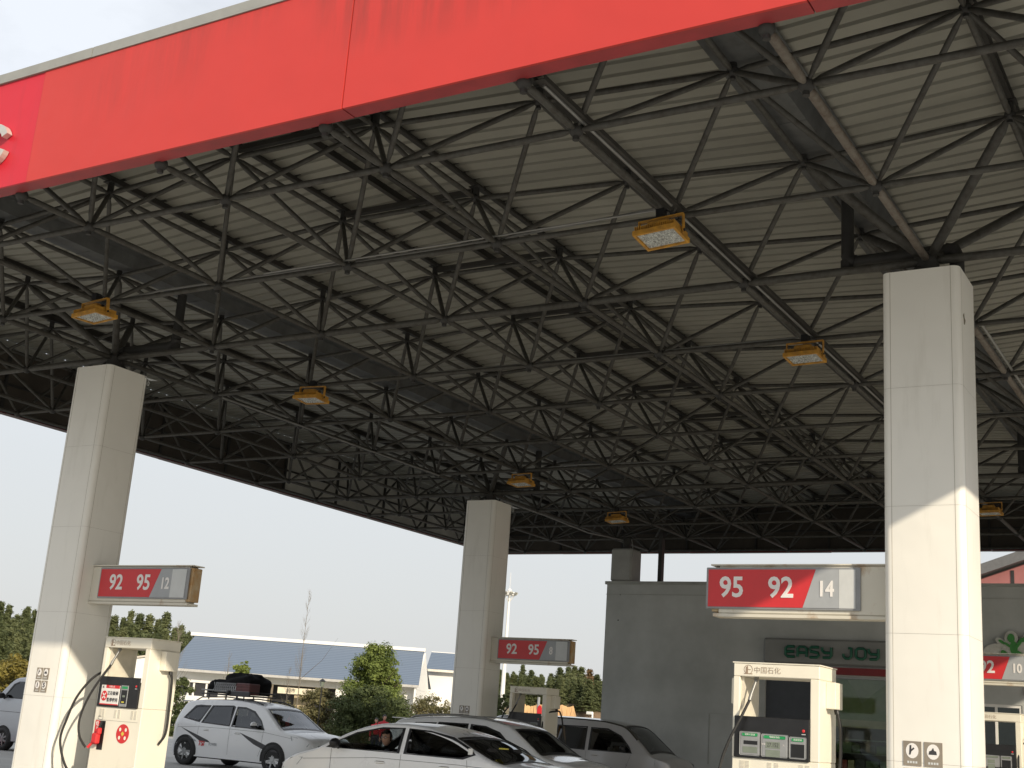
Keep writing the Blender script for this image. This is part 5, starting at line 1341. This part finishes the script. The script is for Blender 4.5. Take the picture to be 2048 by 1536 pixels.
def conifer(loc,h,k,label,group,rnd,wide=1):
    t=thing('conifer_tree' if k<5 else 'broadleaf_tree',label,'tree',loc,rnd.uniform(0,6.28),group); s_=h/9; t.scale=(s_*wide,s_*wide,s_)
    for nm,me in(('crown',protos[k][0]),('trunk',protos[k][1])):
        o=bpy.data.objects.new(nm,me); col.objects.link(o); o.parent=t
for i,m_ in enumerate((lf_con,lf_con2)):
    vs,fs=broad_mesh(60+i,3.0,7.0,6500,.16,'dome',nc=60); b=MB(); b.add([(x,y,z+2) for x,y,z in vs],fs,m_); o=b.build('crown'); me=o.data; bpy.data.objects.remove(o); protos.append((me,tm))
rnd=random.Random(11)
def wood_tree(loc,h,k,side,rnd,wide):
    if k<5: conifer(loc,h,k,'dark green conifer in the wood on the hill at the left' if side=='l' else 'conifer above the orange bank between middle column and shop','conifers in the wood at the left' if side=='l' else 'conifers above the orange bank',rnd,wide)
    else:
        conifer(loc,h,k,'rounded broadleaf tree among the conifers of the left wood' if side=='l' else 'rounded broadleaf tree among the conifers above the orange bank','broadleaf trees in the left wood' if side=='l' else 'broadleaf trees above the orange bank',rnd,wide)
        bpy.data.objects
# left hill: skyline falls towards the right
sky_l=[(-60,1195),(0,1212),(60,1218),(120,1222),(225,1218),(270,1232),(300,1222),(345,1238),(385,1250),(400,1285),(430,1310)]
for row,(dep,dy_) in enumerate(((118,52),(132,26),(148,0))):
    px=-60+row*7
    while px<425:
        yt=interp(sky_l,px)+dy_+rnd.uniform(-10,16); top=at(px,yt,dep+rnd.uniform(-3,3)); zg=1.2+row*1.3; h=max(3.5,top.z-zg)
        wood_tree((top.x,top.y,zg-.4),h+.4,rnd.choice((0,1,2,3,4,0,1,2,3,4,1,3,1,3,5,6)),'l',rnd,rnd.uniform(.85,1.3))
        px+=rnd.uniform(12,20)
sky_r=[(960,1320),(1010,1338),(1045,1330),(1075,1340),(1105,1338),(1130,1332),(1153,1330),(1180,1350),(1205,1358),(1260,1372)]
for row,(dep,dy_) in enumerate(((126,34),(142,18),(156,0))):
    px=975+row*6
    while px<1245:
        yt=interp(sky_r,px)+dy_+rnd.uniform(-6,10); top=at(px,yt,dep+rnd.uniform(-3,3)); zg=3.3+row*.6; h=max(3,top.z-zg)
        wood_tree((top.x,top.y,zg-.4),h+.4,rnd.choice((0,1,2,3,4,0,1,2,3,4,5,6)),'r',rnd,rnd.uniform(1.0,1.6))
        px+=rnd.uniform(12,20)
p=at(1180,1342,150); t=thing('rust_conifer','slim rust brown conifer top above the bank trees by the shop wall','tree',(p.x,p.y,3.5))
vs,fs=conifer_mesh(77,1.1,p.z-3.3,900,.22); b=MB(); b.add(vs,fs,lf_brown); b.build('crown',t); b=MB(); b.tube((0,0,0),(0,0,4),.1,bark,r1=.03); b.build('trunk',t)
p=at(747,1400,58); broad_tree('camphor_tree','large rounded camphor tree with light green top, right of centre before the white building','tree',(p.x,p.y,0),2.0,4.1,.5,34000,.068,lf_cam,31,'cone',nc=170,trunk=.09)
p=at(742,1430,55); broad_tree('shrub','dense dark green shrub at the foot of the camphor tree, behind the white sedan','shrub',(p.x-.15,p.y,0),2.3,2.6,.0,17000,.07,lf_dark,22,'dome',nc=100,trunk=.03)
p=at(640,1440,60); broad_tree('shrub','tall thin olive shrub between the loaded SUV and the camphor tree','shrub',(p.x,p.y,0),1.75,2.5,.0,14000,.065,lf_red,23,'dome',nc=90,trunk=.03)
p=at(480,1340,60); broad_tree('round_tree','small yellow green tree peeping over the luggage on the SUV','tree',(p.x,p.y,0),.75,1.5,2.1,3500,.07,lf_cam,24,'cone',nc=26,trunk=.06)
p=at(350,1420,56); broad_tree('shrub','dark leafy shrub right beside the left dispenser, behind the loaded SUV','shrub',(p.x,p.y,0),1.15,2.5,.0,9000,.06,lf_dark,25,'dome',nc=60,trunk=.03)
p=at(20,1340,44); broad_tree('shrub','yellow olive bush above the roof of the microvan','shrub',(p.x,p.y,0),1.7,2.1,.6,7000,.07,lf_yel,26,'dome',nc=40,trunk=.03)
p=at(872,1410,62); broad_tree('hedge','low reddish green hedge between the camphor tree and the middle column','hedge',(p.x,p.y,0),2.1,2.5,.0,13000,.06,lf_red,27,'dome',nc=90,trunk=.03)
p=at(1000,1405,50); broad_tree('shrub','upright green shrub between the middle column and the distant dispenser','shrub',(p.x,p.y,0),.8,2.7,.0,8000,.065,lf_dark,28,'dome',nc=50,trunk=.03)
p=at(560,1430,56); broad_tree('shrub','low olive shrub behind the windscreen of the loaded SUV','shrub',(p.x,p.y,0),1.5,1.8,.0,9000,.06,lf_red,29,'dome',nc=60,trunk=.03)
twig=mat('pale_twig_bark',(.22,.19,.15),.9)
def bare(label,px0,py0,px1,py1,dep,rad,seed,br=46,spread=1.0,fork=None):
    rnd=random.Random(seed); a=at(px0,py0,dep); a.z=0; c=at(px1,py1,dep); t=thing('bare_tree',label,'tree',(a.x,a.y,0)); H=c-a
    b=MB(); b.path([(0,0,0),H*.35+Vector((.05,0,0)),H*.7,H],rad,twig,6,rs=[rad,rad*.75,rad*.4,rad*.12]); b.build('trunk',t)
    b=MB()
    for k in range(br):
        u=rnd.uniform(.35,.98); p=H*u; a_=rnd.uniform(0,6.28); L=(1-u)*1.3*spread+.18; d=Vector((math.cos(a_)*.45,math.sin(a_)*.45,.9)).normalized()
        q=p+d*L*.6; r_=p+d*L+Vector((0,0,.08)); b.path([p,q,r_],.006,twig,4,rs=[rad*.22,rad*.12,rad*.05])
        for _ in range(2):
            d2=(d+Vector((rnd.gauss(0,.5),rnd.gauss(0,.5),.2))).normalized(); b.path([q,q+d2*L*.35],.003,twig,3,rs=[rad*.08,rad*.03])
    if fork:
        p=H*.42; b.path([p,p+Vector((rt.x*.9,rt.y*.9,.9)),p+Vector((rt.x*1.5,rt.y*1.5,1.9))],.02,bark,5,rs=[rad*.5,rad*.3,rad*.1])
    b.build('branches',t)
bare('tallest leafless sapling rising past the blue roof, left of the camphor tree',590,1420,620,1180,55,.024,1,60,.7,True)
bare('thin leafless sapling left of the tallest one, before the entrance',568,1425,580,1335,56,.03,2,22,.7)
bare('thin leafless sapling rising over the roof behind the SUV luggage',450,1400,460,1300,56,.025,3,22,.7)
bare('bare twiggy sapling above the left dispenser, at the edge of the wood',352,1420,358,1245,60,.035,4,50,1.2)

# ================================================================== STREET FURNITURE FAR OFF
p=at(1004,1400,110); hm=thing('high_mast_light','tall white mast with a ring of floodlights at its top, right of the middle column','light mast',(p.x,p.y,0))
b=MB(); b.tube((0,0,0),(0,0,13.0),.24,wwall,14,r1=.10); b.tube((0,0,13.0),(0,0,14.6),.02,wwall,6); b.build('mast',hm)
b=MB(); n=20
for rr,z in((.5,12.6),(.5,12.8)): b.path([(rr*math.cos(2*math.pi*k/n),rr*math.sin(2*math.pi*k/n),z) for k in range(n+1)],.05,wwall,6)
for k in range(6):
    a=math.pi*k/3; b.tube((0,0,12.75),(.5*math.cos(a),.5*math.sin(a),12.7),.04,wwall,6); b.tube((0,0,11.9),(.48*math.cos(a),.48*math.sin(a),12.6),.03,wwall,6)
b.ball((0,0,13.0),.18,wwall,10,6); b.build('head_frame',hm)
for k in range(8):
    a=2*math.pi*k/8; b=MB(); T=Matrix.Translation((.66*math.cos(a),.66*math.sin(a),12.75))@Matrix.Rotation(a,4,'Z')@Matrix.Rotation(R(35),4,'Y'); b.bbox(-.06,.06,-.14,.14,-.13,.13,.02,trim_grey,T); b.build('lamp',hm)
p=at(1184,1445,75); cl=thing('camera_post','short white post with a small lamp head before the orange bank','post',(p.x,p.y,0))
b=MB(); b.tube((0,0,0),(0,0,2.55),.06,wwall,8); b.build('post',cl); b=MB(); b.bbox(-.38,.02,-.1,.1,2.42,2.6,.03,wwall); b.build('lamp_head',cl)
p=at(1075,1440,60); sp=thing('sign_post','thin grey post with a small red round sign, seen through the distant dispenser','sign',(p.x,p.y,0))
b=MB(); b.tube((0,0,0),(0,0,2.9),.07,gray_m,8); b.build('post',sp); b=MB(); b.prism([(.13+.13*math.cos(R(a)),2.25+.28*math.sin(R(a))) for a in range(0,360,20)],-.10,-.08,sign_red); b.build('sign_disc',sp)
p=at(641,1400,58); lp=thing('lamp_post','small black lamp post before the white wall, left of the camphor tree','lamp post',(p.x,p.y,0))
b=MB(); b.tube((0,0,0),(0,0,2.6),.03,black,8); b.build('post',lp); b=MB(); b.tube((0,0,2.62),(0,0,2.85),.07,lcd,8,r1=.12); b.tube((0,0,2.86),(0,0,2.98),.18,black,10,r1=.02); b.build('lantern',lp)

# ================================================================== CAMERA, SKY, SUN
cam=bpy.data.cameras.new('camera'); co=bpy.data.objects.new('camera',cam); col.objects.link(co)
cam.sensor_width=36; cam.lens=F/2048*36; cam.clip_end=4000; cam.clip_start=.05
m=Matrix.Identity(4)
for i in range(3): m[i][0]=r2[i]; m[i][1]=u2[i]; m[i][2]=-fw[i]; m[i][3]=CAM[i]
co.matrix_world=m; scene.camera=co
sd=Vector((1.887,-1.11,1.0)).normalized(); el=math.asin(sd.z); az=math.atan2(sd.x,sd.y)
sun=bpy.data.lights.new('sun','SUN'); so=bpy.data.objects.new('sun',sun); col.objects.link(so)
so.rotation_euler=sd.to_track_quat('Z','Y').to_euler(); sun.energy=4.5; sun.angle=R(.6); sun.color=(1,.87,.68)
w=bpy.data.worlds.new('World'); scene.world=w; w.use_nodes=True; nt=w.node_tree; bg=nt.nodes['Background']; out=nt.nodes['World Output']
sk=nt.nodes.new('ShaderNodeTexSky'); sk.sky_type='NISHITA'; sk.sun_disc=False; sk.sun_elevation=el; sk.sun_rotation=az; sk.dust_density=2.5; sk.air_density=1.2; sk.altitude=50
bg.inputs['Strength'].default_value=.104
# thin haze and cloud laid over the clear sky
tc=nt.nodes.new('ShaderNodeTexCoord'); sx=nt.nodes.new('ShaderNodeSeparateXYZ'); nt.links.new(tc.outputs['Generated'],sx.inputs[0])
mp=nt.nodes.new('ShaderNodeMapping'); mp.inputs['Scale'].default_value=(1,1,2.2); nt.links.new(tc.outputs['Generated'],mp.inputs[0])
nz=nt.nodes.new('ShaderNodeTexNoise'); nz.inputs['Scale'].default_value=3.2; nz.inputs['Detail'].default_value=7; nz.inputs['Roughness'].default_value=.55; nt.links.new(mp.outputs[0],nz.inputs['Vector'])
r1=nt.nodes.new('ShaderNodeMapRange'); r1.inputs['From Min'].default_value=.40; r1.inputs['From Max'].default_value=.62; nt.links.new(nz.outputs['Fac'],r1.inputs['Value'])
r2_=nt.nodes.new('ShaderNodeMapRange'); r2_.inputs['From Min'].default_value=.16; r2_.inputs['From Max'].default_value=.42; nt.links.new(sx.outputs['Z'],r2_.inputs['Value'])
hz=nt.nodes.new('ShaderNodeMix'); hz.data_type='RGBA'; hz.inputs[6].default_value=(7.0,7.35,7.9,1); hz.inputs[7].default_value=(9.6,10.0,10.6,1); nt.links.new(r1.outputs[0],hz.inputs[0])
lo=nt.nodes.new('ShaderNodeMix'); lo.data_type='RGBA'
rz_=nt.nodes.new('ShaderNodeMapRange'); rz_.inputs['From Min'].default_value=0; rz_.inputs['From Max'].default_value=.30; nt.links.new(sx.outputs['Z'],rz_.inputs['Value'])
lo.inputs[6].default_value=(7.1,7.2,7.3,1); lo.inputs[7].default_value=(8.3,8.6,8.9,1); nt.links.new(rz_.outputs[0],lo.inputs[0])
hz2=nt.nodes.new('ShaderNodeMix'); hz2.data_type='RGBA'; nt.links.new(r2_.outputs[0],hz2.inputs[0]); nt.links.new(lo.outputs[2],hz2.inputs[6]); nt.links.new(hz.outputs[2],hz2.inputs[7])
mx=nt.nodes.new('ShaderNodeMix'); mx.data_type='RGBA'; mx.inputs[0].default_value=.86
nt.links.new(sk.outputs[0],mx.inputs[6]); nt.links.new(hz2.outputs[2],mx.inputs[7]); nt.links.new(mx.outputs[2],bg.inputs['Color'])
scene.view_settings.view_transform='Standard'; scene.view_settings.look='None'; scene.view_settings.exposure=0; scene.view_settings.gamma=1
scene.render.resolution_x=1024; scene.render.resolution_y=768
scene.cycles.max_bounces=8; scene.cycles.diffuse_bounces=4; scene.cycles.transparent_max_bounces=12
